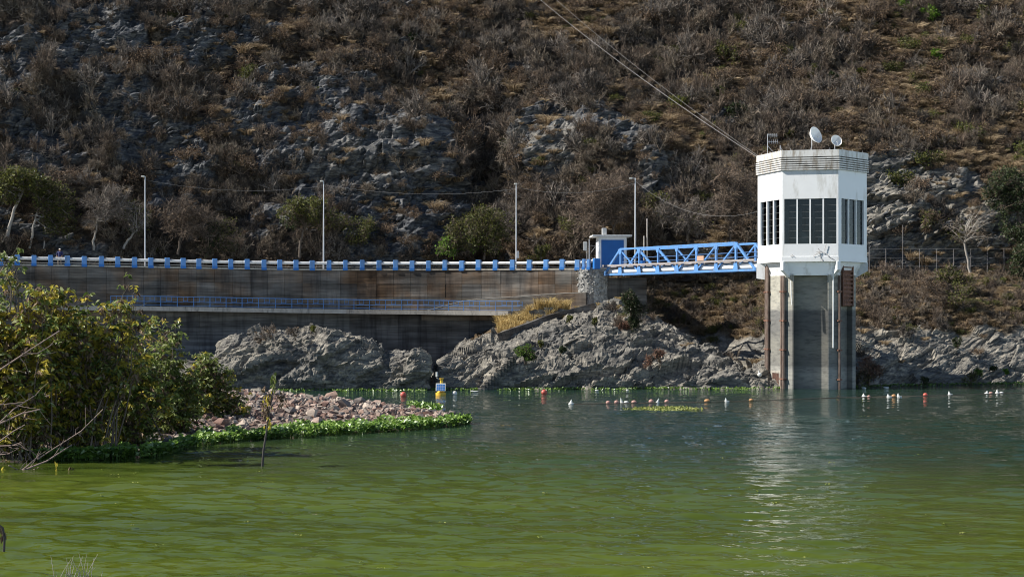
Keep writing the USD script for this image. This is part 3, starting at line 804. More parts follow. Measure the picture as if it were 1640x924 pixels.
# ------------------------------------------------------------------ retaining wall with road, ledge and railings
wall = thing('retaining_wall', 'long curved stained concrete retaining wall carrying the road above the ledge', 'wall')


def wall_strip(ulist, off0, off1, ztop, zbot):
    """A closed slab along the wall line: off0 (front) and off1 (back) are distances behind the wall face."""
    ulist = np.asarray(ulist, float)
    Yw = wallY(ulist)
    X = (ulist - CU) / F * Yw
    tg = unit(np.stack([np.gradient(X), np.gradient(Yw)], 1))
    nb = np.stack([-tg[:, 1], tg[:, 0]], 1)           # pointing back
    zt, zb = np.broadcast_to(ztop, X.shape), np.broadcast_to(zbot, X.shape)
    o0, o1 = np.broadcast_to(off0, X.shape)[:, None], np.broadcast_to(off1, X.shape)[:, None]
    base = np.stack([X, Yw], 1)
    a, b = base + nb * o0, base + nb * o1
    v = np.stack([np.column_stack([a, zb]), np.column_stack([b, zb]), np.column_stack([b, zt]), np.column_stack([a, zt])], 1)
    n = len(X)
    i = np.arange(n - 1)[:, None] * 4
    f = np.vstack([i + [0, 4, 7, 3], i + [3, 7, 6, 2], i + [2, 6, 5, 1], i + [1, 5, 4, 0]])
    f = np.vstack([f, [[0, 3, 2, 1], [4 * n - 4, 4 * n - 3, 4 * n - 2, 4 * n - 1]]])
    return MB().add(v.reshape(-1, 3), f)


ledge_top = curve([(-200, 7.1), (200, 6.98), (500, 6.72), (800, 6.52), (945, 6.45)])
rng = np.random.default_rng(8)
uu = np.arange(-420, 946, 15.0)
part(wall, 'core', wall_strip(uu, 0.05, 1.0, wall_top(uu) - 0.18, np.full(len(uu), 5.5)), 'wall_concrete_0')
part(wall, 'coping', wall_strip(uu, -0.10, 0.75, wall_top(uu), wall_top(uu) - 0.16), 'coping_concrete')
cols = [-60.0]
while cols[-1] < 940:
    cols.append(cols[-1] + rng.choice([27.0, 29.0, 31.0]))
cols[-1] = 941.0
for a, b in zip(cols[:-1], cols[1:]):
    um = np.array([a + 0.25, (a + b) / 2, b - 0.25])
    top, bot = float(wall_top(um[1])) - 0.185, float(ledge_top(um[1])) - 0.05
    n_rows = 3
    hgt = (top - bot) / n_rows
    for r in range(n_rows):
        z1 = top - r * hgt - 0.012
        pr = rng.uniform(0.0, 0.035)
        k = rng.choice(6, p=[0.26, 0.24, 0.18, 0.14, 0.08, 0.10]) if a < 640 else rng.choice(6, p=[0.14, 0.24, 0.2, 0.04, 0.2, 0.18])
        part(wall, 'panel', wall_strip(um, -0.02 - pr, 0.049, np.full(3, z1), np.full(3, z1 - hgt + 0.024)), f'wall_concrete_{k}')
# thickened foot of the wall, its sloping top edge capped in paler concrete
uf = np.linspace(676, 941, 24)
ftop = CZ + (HV - curve([(676, 498.5), (700, 492), (730, 484), (770, 477.5), (830, 474), (880, 470), (941, 467)])(uf)) / F * (wallY(uf) - 0.5)
part(wall, 'footing', wall_strip(uf, -0.45, -0.06, ftop - 0.10, np.full(len(uf), 5.6)), 'wall_concrete_4')
part(wall, 'footing_cap', wall_strip(uf, -0.47, -0.055, ftop - 0.04, ftop - 0.097), 'ledge_concrete')

ledge = thing('lower_ledge', 'narrow concrete walkway ledge jutting out below the retaining wall', 'walkway')
ul = np.arange(-420, 826, 15.0)
part(ledge, 'slab', wall_strip(ul, -2.2, 0.04, ledge_top(ul), ledge_top(ul) - 0.42), 'ledge_concrete')
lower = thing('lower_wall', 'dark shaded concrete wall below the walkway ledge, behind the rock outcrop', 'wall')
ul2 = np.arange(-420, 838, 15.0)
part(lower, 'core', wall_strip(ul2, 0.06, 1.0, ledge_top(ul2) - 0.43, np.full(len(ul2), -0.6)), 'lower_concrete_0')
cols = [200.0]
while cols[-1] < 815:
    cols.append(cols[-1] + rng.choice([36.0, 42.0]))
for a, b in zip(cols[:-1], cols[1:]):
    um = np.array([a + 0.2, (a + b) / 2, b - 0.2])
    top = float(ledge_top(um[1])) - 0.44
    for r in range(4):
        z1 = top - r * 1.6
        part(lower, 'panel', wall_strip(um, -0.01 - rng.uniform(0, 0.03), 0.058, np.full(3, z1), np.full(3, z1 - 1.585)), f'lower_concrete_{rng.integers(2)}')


def wall_point(u, off, z):
    e = 2.0
    a = np.array([(u - e - CU) / F * wallY(u - e), wallY(u - e)]); b = np.array([(u + e - CU) / F * wallY(u + e), wallY(u + e)])
    t = (b - a) / np.linalg.norm(b - a)
    nb = np.array([-t[1], t[0]])
    c = (a + b) / 2 + nb * off
    return np.array([c[0], c[1], z]), math.atan2(t[1], t[0])


guard = thing('guardrail', 'blue post and white beam guardrail along the top of the retaining wall', 'guardrail')
posts = [1.0, 27.7, 54.5, 81, 108, 135, 162.5, 188.5, 215.5, 241.5, 268, 293.5, 318.5, 344, 369.5, 396, 423, 448, 474, 500, 527, 553, 580, 607, 633.5, 660, 686, 712.5, 739.5, 766, 793, 820.5, 847.5, 874, 900, 924.5, 934.5, 942.5]
posts = [-25.5 - 26.5 * k for k in range(3)][::-1] + posts
for u in posts:
    w = (0.46 if u < 930 else 0.30) * (1 + 0.05 * math.sin(u * 1.7))
    c, a = wall_point(u, 0.12 + 0.02 * math.sin(u * 3.1), 0)
    a += 0.05 * math.sin(u * 2.3)
    zt = float(wall_top(u)) + 0.03 * math.sin(u * 5.3)
    p = part(guard, 'post', MB().box([-w / 2, -0.21, zt - 0.09], [w / 2, 0.21, zt + 0.86], a, (c[0], c[1], 0), bevel=0.02), 'blue_paint')
    part(p, 'base_plate', MB().box([-w / 2 - 0.02, -0.262, zt - 0.16], [w / 2 + 0.02, -0.212, zt + 0.1], a, (c[0], c[1], 0)), 'deep_blue_paint')
for a, b in zip(posts[:-3], posts[1:-2]):
    pts = [wall_point(u, 0.12, float(wall_top(u)) + 0.56)[0] for u in np.linspace(a, b, 3)]
    part(guard, 'rail', MB().tube(pts, 0.15, 8), 'rail_white', smooth=40)
part(guard, 'rail', MB().tube([wall_point(924.5, 0.12, float(wall_top(924.5)) + 0.56)[0], wall_point(942.5, 0.12, float(wall_top(942.5)) + 0.56)[0], P(953, 415.5, 150.2)], 0.14, 8), 'rail_white', smooth=40)
lower_cable = MB()
uq = np.arange(-60, 925, 20.0)
lower_cable.tube([wall_point(u, 0.35, float(wall_top(u)) + 0.17)[0] for u in uq], 0.025, 4)
part(guard, 'lower_wire', lower_cable, 'wire_grey')
p0 = P(955.5, 431, 149.6)
part(guard, 'end_post', MB().box([-0.32, -0.25, 0], [0.32, 0.25, 1.02], 0.25, p0, bevel=0.03), 'deep_blue_paint', label='wider dark blue end post beside the hut')

walkrail = thing('walkway_railing', 'thin blue two-bar railing along the lower walkway ledge', 'railing')
um = np.arange(176, 853, 13.1)
for k, u in enumerate(um):
    zt = float(ledge_top(u))
    c, a = wall_point(u, -2.05, 0)
    if k % 2 == 0:
        part(walkrail, 'post', MB().box([-0.03, -0.03, zt - 0.05], [0.03, 0.03, zt + 0.97], a, (c[0], c[1], 0)), 'rail_blue_paint')
    else:
        m = MB()
        for s in (-0.22, 0.22):
            m.box([s - 0.02, -0.02, zt + 0.45], [s + 0.02, 0.02, zt + 0.95], a, (c[0], c[1], 0))
        m.box([-0.24, -0.021, zt + 0.56], [0.24, 0.021, zt + 0.60], a, (c[0], c[1], 0))
        part(walkrail, 'bracket', m, 'rail_blue_paint')
for h, r in ((0.98, 0.035), (0.48, 0.028), (0.12, 0.02)):
    part(walkrail, 'bar', MB().tube([wall_point(u, -2.05, float(ledge_top(u)) + h)[0] for u in um], r, 6), 'rail_blue_paint')

# stone abutment at the bridge end
ab = thing('stone_abutment', 'rubble masonry abutment at the end of the wall, under the blue hut', 'abutment')
pa = P(950, 431, 150.6)
core = trimesh.creation.cylinder(radius=1.8, height=5.4, sections=22)
core.apply_translation([pa[0] - 0.2, pa[1] + 1.2, 10.62 - 2.7])
part(ab, 'core', MB().tm(core), 'rubble_masonry')
rng = np.random.default_rng(31)
st = MB()
for _ in range(430):
    a = rng.uniform(math.pi * 0.95, math.pi * 2.0)
    z = rng.uniform(5.6, 10.5)
    v, f = stone_mesh(rng, rng.uniform(0.2, 0.42), 0.8, 9)
    st.add(v + [pa[0] - 0.2 + 1.77 * math.cos(a), pa[1] + 1.2 + 1.77 * math.sin(a), z], f)
part(ab, 'stones', st, 'rubble_masonry', kind='stuff')
pb = P(968, 431, 151.0)
part(ab, 'bridge_seat', MB().box([-0.3, 0, 4.5], [4.2, 5.5, 9.78], 0.1, (pb[0], pb[1], 0)), 'wall_concrete_3')
part(ab, 'deck_slab', MB().box([-2.0, -0.2, 10.6], [4.4, 6.0, 10.78], 0.1, (pb[0] - 0.4, pb[1] + 0.3, 0)), 'ledge_concrete')

kerb_pts = [bank_seen(u, v, 0.0) for u, v in ((800, 541), (825, 528), (850, 517), (880, 506), (915, 497), (950, 490))]
kq = PchipInterpolator(np.arange(6), np.array(kerb_pts))(np.linspace(0, 5, 26))
kb_ = MB()
for a, b in zip(kq[:-1], kq[1:]):
    kb_.beam(a + [0, 0, 0.0], b + [0, 0, 0.0], 0.35, 0.7)
solo('slope_kerb', kb_, 'wall_concrete_3', 'dark sloping concrete kerb between the golden grass and the rock hump', 'kerb')
steps = thing('stone_steps', 'flight of stone steps climbing the rock from the water, left of the round bush', 'steps', PW(766, 624) + np.array([0, -0.4, 0]))
for k in range(12):
    part(steps, 'step', MB().box([k * 0.26, -0.45 + k * 0.16, -0.6], [k * 0.26 + 0.275, 1.3 + k * 0.16, 0.16 + k * 0.25 + 0.003 * (k % 2)]), 'crag_pale')

# ------------------------------------------------------------------ control hut
hut0 = P(958.5, 431, 151.4)
hut = thing('control_hut', 'small white hut with a blue front and flat roof at the bridge entrance', 'hut', (hut0[0], hut0[1], 10.79), 0.05)
HW, HD, HH = 2.78, 2.4, 3.02
shell = MB()
shell.box([0, 0, 0], [0.27, 0.22, HH]); shell.box([HW - 0.27, 0, 0], [HW, 0.22, HH]); shell.box([0.27, 0, HH - 0.3], [HW - 0.27, 0.22, HH])
shell.box([0, 0.22, 0], [0.2, HD, HH]); shell.box([HW - 0.2, 0.22, 0], [HW, HD, HH]); shell.box([0.2, HD - 0.2, 0], [HW - 0.2, HD, HH])
part(hut, 'wall', shell, 'white_paint')
part(hut, 'front_panel', MB().box([0.272, 0.07, 0.02], [HW - 0.272, 0.16, HH - 0.302]), 'deep_blue_paint')
for k in range(1, 6):
    part(hut, 'panel_rib', MB().box([0.272 + k * 0.37, 0.045, 0.05], [0.295 + k * 0.37, 0.069, HH - 0.34]), 'deep_blue_paint')
part(hut, 'roof', MB().box([-0.62, -0.35, HH + 0.002], [HW + 0.5, HD + 0.3, HH + 0.16], bevel=0.02), 'roof_slab')
rb = part(hut, 'roof_box', MB().box([0.42, 0.5, HH + 0.24], [0.86, 0.9, HH + 0.86], bevel=0.02), 'box_grey')
part(rb, 'bracket', MB().box([0.6, 0.65, HH + 0.16], [0.74, 0.79, HH + 0.24]), 'dark_steel')
pbx = P(938, 430, 151.6)
ebox = thing('electric_box', 'grey electric box on a thin pole left of the blue hut', 'electric box', (pbx[0], pbx[1], 10.7))
part(ebox, 'pole', MB().tube([[0.12, 0.1, 0], [0.12, 0.1, 2.6]], 0.035, 6), 'wire_grey')
part(ebox, 'cabinet', MB().box([-0.22, -0.08, 1.75], [0.12, 0.06, 2.62], bevel=0.02), 'box_grey')
part(ebox, 'door', MB().box([-0.19, -0.10, 1.79], [0.09, -0.081, 2.58]), 'white_foam')
pbp = P(943.7, 430, 151.2)
mast = thing('hut_mast', 'slim bare steel pole with stays beside the blue hut', 'pole', (pbp[0], pbp[1], 10.7))
part(mast, 'pole', MB().tube([[0, 0, 0], [0, 0, 2.85]], 0.035, 6), 'pole_grey')
for z0, z1 in ((2.25, 2.2), (1.0, 0.98), (1.3, 2.6)):
    part(mast, 'stay', MB().tube([[0, 0, z0], [0.95, 0.3, z1]], 0.015, 4), 'wire_grey')

# ------------------------------------------------------------------ truss bridge
BL, BR = P(968.5, 443, 150.2), P(1211, 431.3, 132.6)
bdir = np.array([BR[0] - BL[0], BR[1] - BL[1], 0]); blen = np.linalg.norm(bdir); bdir /= blen
bang = math.atan2(bdir[1], bdir[0])
bridge = thing('footbridge', 'blue steel truss footbridge with white pipe, from the wall to the tower', 'bridge', (BL[0], BL[1], 9.95), bang)
W, TH = 2.3, 2.5
node_u = [968.5, 994, 1024, 1054, 1084.5, 1116, 1147.5, 1179, 1209]


def along(u):   # distance along the bridge axis at image column u
    k = (u - CU) / F
    return (BL[0] - k * BL[1]) / (k * bdir[1] - bdir[0])


xs = [along(u) for u in node_u]
for side, y in (('near', 0.0), ('far', W)):
    part(bridge, 'bottom_chord', MB().beam([xs[0] - 0.05, y, 0.09], [xs[-1] + 0.05, y, 0.09], 0.20, 0.18), 'blue_paint')
    part(bridge, 'top_chord', MB().beam([xs[1], y, TH], [xs[-2], y, TH], 0.20, 0.18), 'blue_paint')
    part(bridge, 'end_post', MB().beam([xs[0], y, 0.18], [xs[1], y, TH], 0.19, 0.19, up=(0, 1, 0)), 'blue_paint')
    part(bridge, 'end_post', MB().beam([xs[-1], y, 0.18], [xs[-2], y, TH], 0.19, 0.19, up=(0, 1, 0)), 'blue_paint')
    for i in range(1, 8):
        part(bridge, 'vertical', MB().beam([xs[i], y, 0.18], [xs[i], y, TH - 0.09], 0.14, 0.16, up=(0, 1, 0)), 'blue_paint')
        out = -0.105 if side == 'near' else W + 0.085
        g = MB().add([[xs[i] - 0.34, out, 0.05], [xs[i] + 0.34, out, 0.05], [xs[i] + 0.2, out, 0.75], [xs[i] - 0.2, out, 0.75],
                      [xs[i] - 0.34, out + 0.02, 0.05], [xs[i] + 0.34, out + 0.02, 0.05], [xs[i] + 0.2, out + 0.02, 0.75], [xs[i] - 0.2, out + 0.02, 0.75]],
                     [[0, 1, 2, 3], [4, 7, 6, 5], [0, 4, 5, 1], [1, 5, 6, 2], [2, 6, 7, 3], [3, 7, 4, 0]])
        part(bridge, 'lower_gusset', g, 'blue_paint')
        g = MB().add([[xs[i] - 0.3, out, TH], [xs[i] + 0.3, out, TH], [xs[i] + 0.14, out, TH - 0.5], [xs[i] - 0.14, out, TH - 0.5],
                      [xs[i] - 0.3, out + 0.02, TH], [xs[i] + 0.3, out + 0.02, TH], [xs[i] + 0.14, out + 0.02, TH - 0.5], [xs[i] - 0.14, out + 0.02, TH - 0.5]],
                     [[3, 2, 1, 0], [5, 6, 7, 4], [1, 5, 4, 0], [2, 6, 5, 1], [3, 7, 6, 2], [0, 4, 7, 3]])
        part(bridge, 'upper_gusset', g, 'blue_paint')
    for i in range(1, 7):
        a, b = (i, i + 1) if i < 4 else (i + 1, i)
        part(bridge, 'diagonal', MB().beam([xs[a], y, TH - 0.1], [xs[b], y, 0.22], 0.12, 0.13, up=(0, 1, 0)), 'blue_paint')
for i in range(9):
    part(bridge, 'cross_beam', MB().beam([xs[i], 0.12, 0.07], [xs[i], W - 0.12, 0.07], 0.16, 0.12), 'blue_paint')
for i in range(1, 8):
    part(bridge, 'deck_bearer', MB().beam([xs[i], 0.45, 0.74], [xs[i], W - 0.08, 0.74], 0.10, 0.10), 'blue_paint')
part(bridge, 'deck', MB().box([xs[0] - 0.2, 0.5, 0.80], [xs[-1] + 0.2, W - 0.1, 0.87]), 'timber_grey')
part(bridge, 'edge_beam', MB().beam([xs[0] - 0.1, -0.18, 0.95], [xs[-1] + 0.1, -0.18, 0.95], 0.10, 0.17), 'timber_grey')
part(bridge, 'water_pipe', MB().tube([[xs[0] + 0.3, 0.40, 0.36], [xs[0] + 1.5, 0.34, 0.40], [xs[4], 0.34, 0.43], [xs[-1] + 0.4, 0.34, 0.43]], 0.23, 14), 'pipe_white', smooth=40)
for z in (1.35, 1.75):
    part(bridge, 'handrail', MB().tube([[xs[0], W - 0.12, z], [xs[-1], W - 0.12, z]], 0.03, 6), 'rail_blue_paint')
sx = along(1123.5)
part(bridge, 'sign', MB().box([sx - 0.45, -0.15, 1.08], [sx + 0.45, -0.125, 1.5]), 'sign_tan', label='blank tan board hung on the bridge')
vx = along(1014)
valve = MB().tm(trimesh.creation.cylinder(radius=0.28, height=0.5, sections=14).apply_translation([vx, 1.1, 1.12]))
valve.tube([[vx, 1.1, 1.37], [vx, 1.1, 1.7]], 0.05, 6)
part(bridge, 'valve', valve, 'deep_blue_paint')
part(bridge, 'valve_wheel', MB().tm(trimesh.creation.torus(0.22, 0.03, 16, 6).apply_translation([vx, 1.1, 1.7])), 'deep_blue_paint')

# ------------------------------------------------------------------ intake tower
TC = np.array([25.55, 131.4])
TROT = -math.atan2(25.1, 129.0) - 0.035
TS = 1.014                                           # the tower's size about eye height
tower = thing('intake_tower', 'white hexagonal control tower on a tall concrete shaft standing in the water', 'tower', (TC[0], TC[1], 6.4 * (1 - TS)), TROT, scale=(1.0, 1.0, TS))


def hexa(R):
    return [(R * math.cos(math.radians(60 * k)), R * math.sin(math.radians(60 * k))) for k in range(6)]


def prism(poly, z0, z1):
    cs = manifold3d.CrossSection([[tuple(p) for p in poly]])
    return manifold3d.Manifold.extrude(cs, z1 - z0).translate([0, 0, z0])


# facet k: outward normal at 60*k - 90 degrees (k = 0 faces the lake); local frame x along the facet, y outward
def facet_xy(k, x, y):
    a = math.radians(60 * k - 90)
    n = np.array([math.cos(a), math.sin(a)]); t = np.array([-n[1], n[0]])
    return n * y + t * x


def facet_box(k, x0, x1, y0, y1, z0, z1):
    c = np.array([[*facet_xy(k, x, y), z] for z in (z0, z1) for x, y in ((x0, y0), (x1, y0), (x1, y1), (x0, y1))])
    return c


def facet_mb(mb, k, x0, x1, y0, y1, z0, z1):
    v = facet_box(k, x0, x1, y0, y1, z0, z1)
    m = trimesh.convex.convex_hull(v)
    return mb.tm(m)


R0 = 4.56
AP = R0 * math.cos(math.pi / 6)
ZB, ZT = 10.53, 19.62
outer = prism(hexa(R0), ZB, 19.05)
inner = prism(hexa(R0 - 0.26), ZB + 0.3, 18.7)
room = outer - inner
for k in range(6):
    half = 2.12 if k == 0 or k == 3 else 1.86
    if k in (1, 5, 2, 4):
        half = 1.80
    room = room - manifold3d.Manifold.hull_points(facet_box(k, -half, half, AP - 0.6, AP + 0.3, 11.98, 15.66))
tw = part(tower, 'wall', room, 'white_paint')
for k in range(6):
    half = 2.12 if k in (0, 3) else 1.80
    n = 4 if k in (0, 3) else 3
    w = 2 * half / n
    for i in range(n):
        x0 = -half + i * w + (0.065 if i else 0.0)
        x1 = -half + (i + 1) * w - (0.065 if i < n - 1 else 0.0)
        win = part(tower, 'window', facet_mb(MB(), k, x0 + 0.005, x1 - 0.005, AP - 0.20, AP - 0.17, 11.985, 15.655), 'window_glass')
        bars = MB()
        for z in np.linspace(11.98, 15.66, 8)[1:-1]:
            facet_mb(bars, k, x0 + 0.006, x1 - 0.006, AP - 0.165, AP - 0.135, z - 0.010, z + 0.010)
        part(win, 'glazing_bars', bars, 'bar_grey', kind='stuff')
    for i in range(1, n):
        facet = facet_mb(MB(), k, -half + i * w - 0.064, -half + i * w + 0.064, AP - 0.25, AP - 0.02, 11.982, 15.658)
        part(tower, 'mullion', facet, 'white_paint')
# inside: floor and a machine block that is seen dimly through the panes
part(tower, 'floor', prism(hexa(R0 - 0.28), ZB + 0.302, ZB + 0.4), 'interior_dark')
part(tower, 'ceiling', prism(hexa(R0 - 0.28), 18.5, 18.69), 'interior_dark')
hoist = MB()
hoist.box([-1.4, -0.6, ZB + 0.41], [-0.3, 0.8, 13.1]); hoist.box([0.5, -0.4, ZB + 0.41], [1.7, 0.9, 12.9])
hoist.box([-2.6, 0.9, 15.2], [2.6, 1.2, 15.5]); hoist.box([-2.5, 0.9, ZB + 0.41], [-2.2, 1.2, 15.2]); hoist.box([2.2, 0.9, ZB + 0.41], [2.5, 1.2, 15.2])
part(tower, 'hoist', hoist, 'interior_light')
# cornice, louvre band, parapet
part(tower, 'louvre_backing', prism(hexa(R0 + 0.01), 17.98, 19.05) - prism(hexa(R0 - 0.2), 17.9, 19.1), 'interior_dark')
for i in range(6):
    z = 18.0 + i * 0.178
    ring = prism(hexa(R0 + 0.17), z, z + 0.10) - prism(hexa(R0 - 0.1), z - 0.1, z + 0.3)
    part(tower, 'louvre_slat', ring, 'cornice_paint')
part(tower, 'parapet', prism(hexa(R0 + 0.12), 19.08, ZT) - prism(hexa(R0 - 0.15), 19.3, ZT + 0.1), 'cornice_paint')
part(tower, 'roof', prism(hexa(R0 - 0.16), 19.1, 19.35), 'roof_slab')
part(tower, 'skirt', prism(hexa(R0 + 0.045), ZB, 10.93) - prism(hexa(R0 - 0.02), ZB - 0.1, 11.0), 'white_paint')
# flaring underside between the brackets, then the brackets at the corners
SH = 3.72                                           # shaft hexagon
sap = 0.985 * SH * math.cos(math.radians(24))
top_pts = [(x, y, ZB - 0.005) for x, y in hexa(R0 - 0.30)]
bot_pts = [(x, y, 9.42) for x, y in hexa(SH - 0.05)]
part(tower, 'soffit', manifold3d.Manifold.hull_points(np.array(top_pts + bot_pts)), 'white_paint')
for k in range(6):
    a = math.radians(60 * k)
    e = np.array([math.cos(a), math.sin(a), 0]); s = np.array([-e[1], e[0], 0])
    tip, low = (9.85, 9.0) if k != 3 else (9.25, 9.1)
    prof = [(R0 + 0.09, ZB + 0.002), (R0 + 0.09, tip), (3.75, low + 0.45), (3.0, low - 0.1), (3.0, ZB + 0.002)]
    w = 0.15 if k != 3 else 0.40
    pts = [e * r + s * q + np.array([0, 0, z]) for r, z in prof for q in (-w, w)]
    part(tower, 'bracket', manifold3d.Manifold.hull_points(np.array(pts)), 'white_paint')
# shaft with cut-off corners and slots in its faces
pts = []
for k in range(6):
    a0, a1 = math.radians(60 * k - 6.0), math.radians(60 * k + 6.0)
    rr = SH * 0.985
    pts += [(rr * math.cos(a0), rr * math.sin(a0)), (rr * math.cos(a1), rr * math.sin(a1))]
shaft = prism(pts, -2.0, 9.6)
for k, half, dep in ((0, 1.40, 0.74), (1, 0.95, 0.5), (2, 1.3, 0.7), (4, 1.3, 0.7), (5, 0.0, 0)):
    if half:
        shaft = shaft - manifold3d.Manifold.hull_points(facet_box(k, -half, half, sap - dep, sap + 0.6, -3.0, 12.0))
part(tower, 'shaft', shaft, 'shaft_concrete')
part(tower, 'shaft_joint', facet_mb(MB(), 0, -0.48, -0.45, sap - 0.9, sap - 0.875, 5.5, 9.6), 'dark_steel')
# pipes and guides on the faces
for k, x, y, r, z0, z1, m_ in ((5, -1.62, sap + 0.16, 0.10, -1, 10.4, 'rust_pipe'), (5, -1.25, sap + 0.16, 0.14, -1, 10.4, 'rust_pipe'), (5, 1.30, sap + 0.16, 0.12, -1, 9.4, 'rust_pipe'), (5, 1.62, sap + 0.14, 0.11, -1, 9.4, 'rust_pipe'),
                               (0, 1.86, sap + 0.03, 0.055, 3.5, 9.5, 'pipe_white'), (1, -1.42, sap + 0.2, 0.12, -1, 9.4, 'rust_pipe')):
    q = facet_xy(k, x, y)
    pp = part(tower, 'pipe', MB().tube([[*q, z0], [*q, z1]], r, 10), m_, smooth=40)
    if m_ == 'rust_pipe':
        for z in (0.9, 3.3, 5.7, 8.1):
            part(pp, 'clamp', facet_mb(MB(), k, x - 0.2, x + 0.2, y - 0.18, y + 0.13, z - 0.06, z + 0.06), 'rust')
sq = [[*facet_xy(0, -1.62, sap + 0.12), 9.0], [*facet_xy(0, -1.52, sap + 0.12), 7.0]]
part(tower, 'pipe', MB().tube(sq, 0.045, 6), 'pipe_white')
# rusty trash rack on the right-hand face
rack = part(tower, 'rack_frame', facet_mb(facet_mb(MB(), 1, -0.85, -0.73, sap + 0.02, sap + 0.2, 6.9, 10.4), 1, 0.73, 0.85, sap + 0.02, sap + 0.2, 6.9, 10.4), 'rust')
part(rack, 'backing', facet_mb(MB(), 1, -0.73, 0.73, sap - 0.02, sap + 0.028, 6.9, 10.4), 'rust')
for z in np.arange(6.95, 10.45, 0.345):
    part(rack, 'rung', facet_mb(MB(), 1, -0.728, 0.728, sap + 0.03, sap + 0.17, z, z + 0.15), 'rust')
# intake gate at the water line
fr = MB()
facet_mb(fr, 5, -0.78, -0.62, sap - 0.03, sap + 0.07, -0.5, 1.35); facet_mb(fr, 5, 0.62, 0.78, sap - 0.03, sap + 0.07, -0.5, 1.35); facet_mb(fr, 5, -0.9, 0.9, sap - 0.03, sap + 0.075, 1.352, 1.52)
gate = part(tower, 'gate', facet_mb(MB(), 5, -0.619, 0.619, sap - 0.02, sap + 0.02, -0.5, 1.35), 'interior_dark')
part(gate, 'frame', fr, 'coping_concrete')
for x in np.linspace(-0.55, 0.55, 8):
    part(gate, 'bar', facet_mb(MB(), 5, x - 0.03, x + 0.03, sap + 0.025, sap + 0.06, -0.5, 1.345), 'rust')
part(gate, 'cross_bar', facet_mb(MB(), 5, -0.6, 0.6, sap + 0.061, sap + 0.08, 0.68, 0.74), 'rust_pipe')
# broken cables dangling on the front wall
rng = np.random.default_rng(77)
for x0, z0, x1, z1 in ((0.62, 11.62, 1.02, 10.5), (1.1, 11.3, 2.05, 10.6), (0.5, 11.3, 1.0, 11.34), (0.3, 11.0, 0.75, 11.25), (-1.6, 11.0, -1.3, 10.96), (1.32, 11.95, 1.12, 11.4)):
    n = 7
    s = np.linspace(0, 1, n)
    q = [[*facet_xy(0, x0 + (x1 - x0) * a + rng.normal() * 0.04, AP + 0.075), z0 + (z1 - z0) * a + rng.normal() * 0.035] for a in s]
    part(tower, 'loose_cable', MB().tube(q, 0.018, 4), 'timber_grey')
# safety wire, small roof posts
for k in (5, 0, 1):
    for x in (-1.6, 0, 1.6):
        part(tower, 'roof_post', MB().tube([[*facet_xy(k, x, AP - 0.02), ZT - 0.1], [*facet_xy(k, x, AP - 0.02), ZT + 0.16]], 0.012, 5), 'pole_grey')


def tower_world(x, y, z):
    a = TROT
    return np.array([TC[0] + x * math.cos(a) - y * math.sin(a), TC[1] + x * math.sin(a) + y * math.cos(a), z * TS + 6.4 * (1 - TS)])


def dish(label, loc, dia, dirv, pole):
    d = thing('satellite_dish', label, 'satellite dish', loc)
    dirv = unit(np.array(dirv))
    a = unit(np.cross(dirv, [0, 0, 1])); b = np.cross(a, dirv)
    c = np.array([0, 0, pole])
    rings, seg = 8, 28
    v, f = [], []
    for back in (0, 1):
        for i in range(rings + 1):
            r = dia / 2 * i / rings
            h = 0.34 * dia * ((i / rings) ** 2) - 0.34 * dia - back * 0.03
            for j in range(seg):
                t = 2 * math.pi * j / seg
                v.append(c + dirv * (h + 0.34 * dia) + a * r * math.cos(t) + b * r * math.sin(t))
    n1 = (rings + 1) * seg
    for back in (0, 1):
        for i in range(rings):
            for j in range(seg):
                q = [back * n1 + i * seg + j, back * n1 + (i + 1) * seg + j, back * n1 + (i + 1) * seg + (j + 1) % seg, back * n1 + i * seg + (j + 1) % seg]
                f.append(q if not back else q[::-1])
    for j in range(seg):
        f.append([rings * seg + j, n1 + rings * seg + j, n1 + rings * seg + (j + 1) % seg, rings * seg + (j + 1) % seg])
    part(d, 'reflector', MB().add(v, f), 'white_paint', smooth=35)
    part(d, 'mast', MB().tube([[0, 0, 0], [0, 0, pole], c - dirv * 0.1], 0.045, 8), 'pole_grey')
    tip = c + dirv * dia * 0.46 - b * dia * 0.18
    part(d, 'feed_arm', MB().tube([c - b * dia * 0.47 + dirv * dia * 0.3, tip], 0.018, 5), 'pole_grey')
    part(d, 'feed_horn', MB().tube([tip, tip - dirv * 0.12 + b * 0.03], 0.05, 8), 'white_foam')


dish('larger tilted white satellite dish on the tower roof', tower_world(0.05, -1.6, 19.3), 1.45, (0.55, -0.62, 0.28), 1.65)
dish('smaller white satellite dish on the tower roof', tower_world(1.95, -1.9, 19.3), 0.98, (0.25, -0.85, 0.3), 1.15)


def yagi(label, loc, masth, booms, stay):
    t = thing('roof_antenna', label, 'antenna', loc)
    part(t, 'mast', MB().tube([[0, 0, 0], [0, 0, masth]], 0.03, 6), 'pole_grey')
    for z, L in booms:
        bm_ = part(t, 'boom', MB().tube([[0, 0, z], [L, 0.15, z]], 0.016, 5), 'pole_grey')
        for q in np.linspace(0.12, L - 0.04, 5):
            part(bm_, 'element', MB().tube([[q, 0.15 * q / L, z - 0.16], [q, 0.15 * q / L, z + 0.16]], 0.014, 4), 'pole_grey')
    part(t, 'stay', MB().tube([[0, 0, stay[0]], stay[1]], 0.022, 5), 'pole_grey')


yagi('aerial mast with two toothed booms on the tower roof', tower_world(-3.65, -1.2, 19.3), 2.05, ((1.95, 0.85), (1.4, 0.9)), (1.05, [0.75, 0.1, 0.2]))
yagi('short aerial stub with a slanting stay on the tower roof', tower_world(-2.55, -2.0, 19.3), 0.98, (), (0.85, [0.45, 0.05, 0.15]))

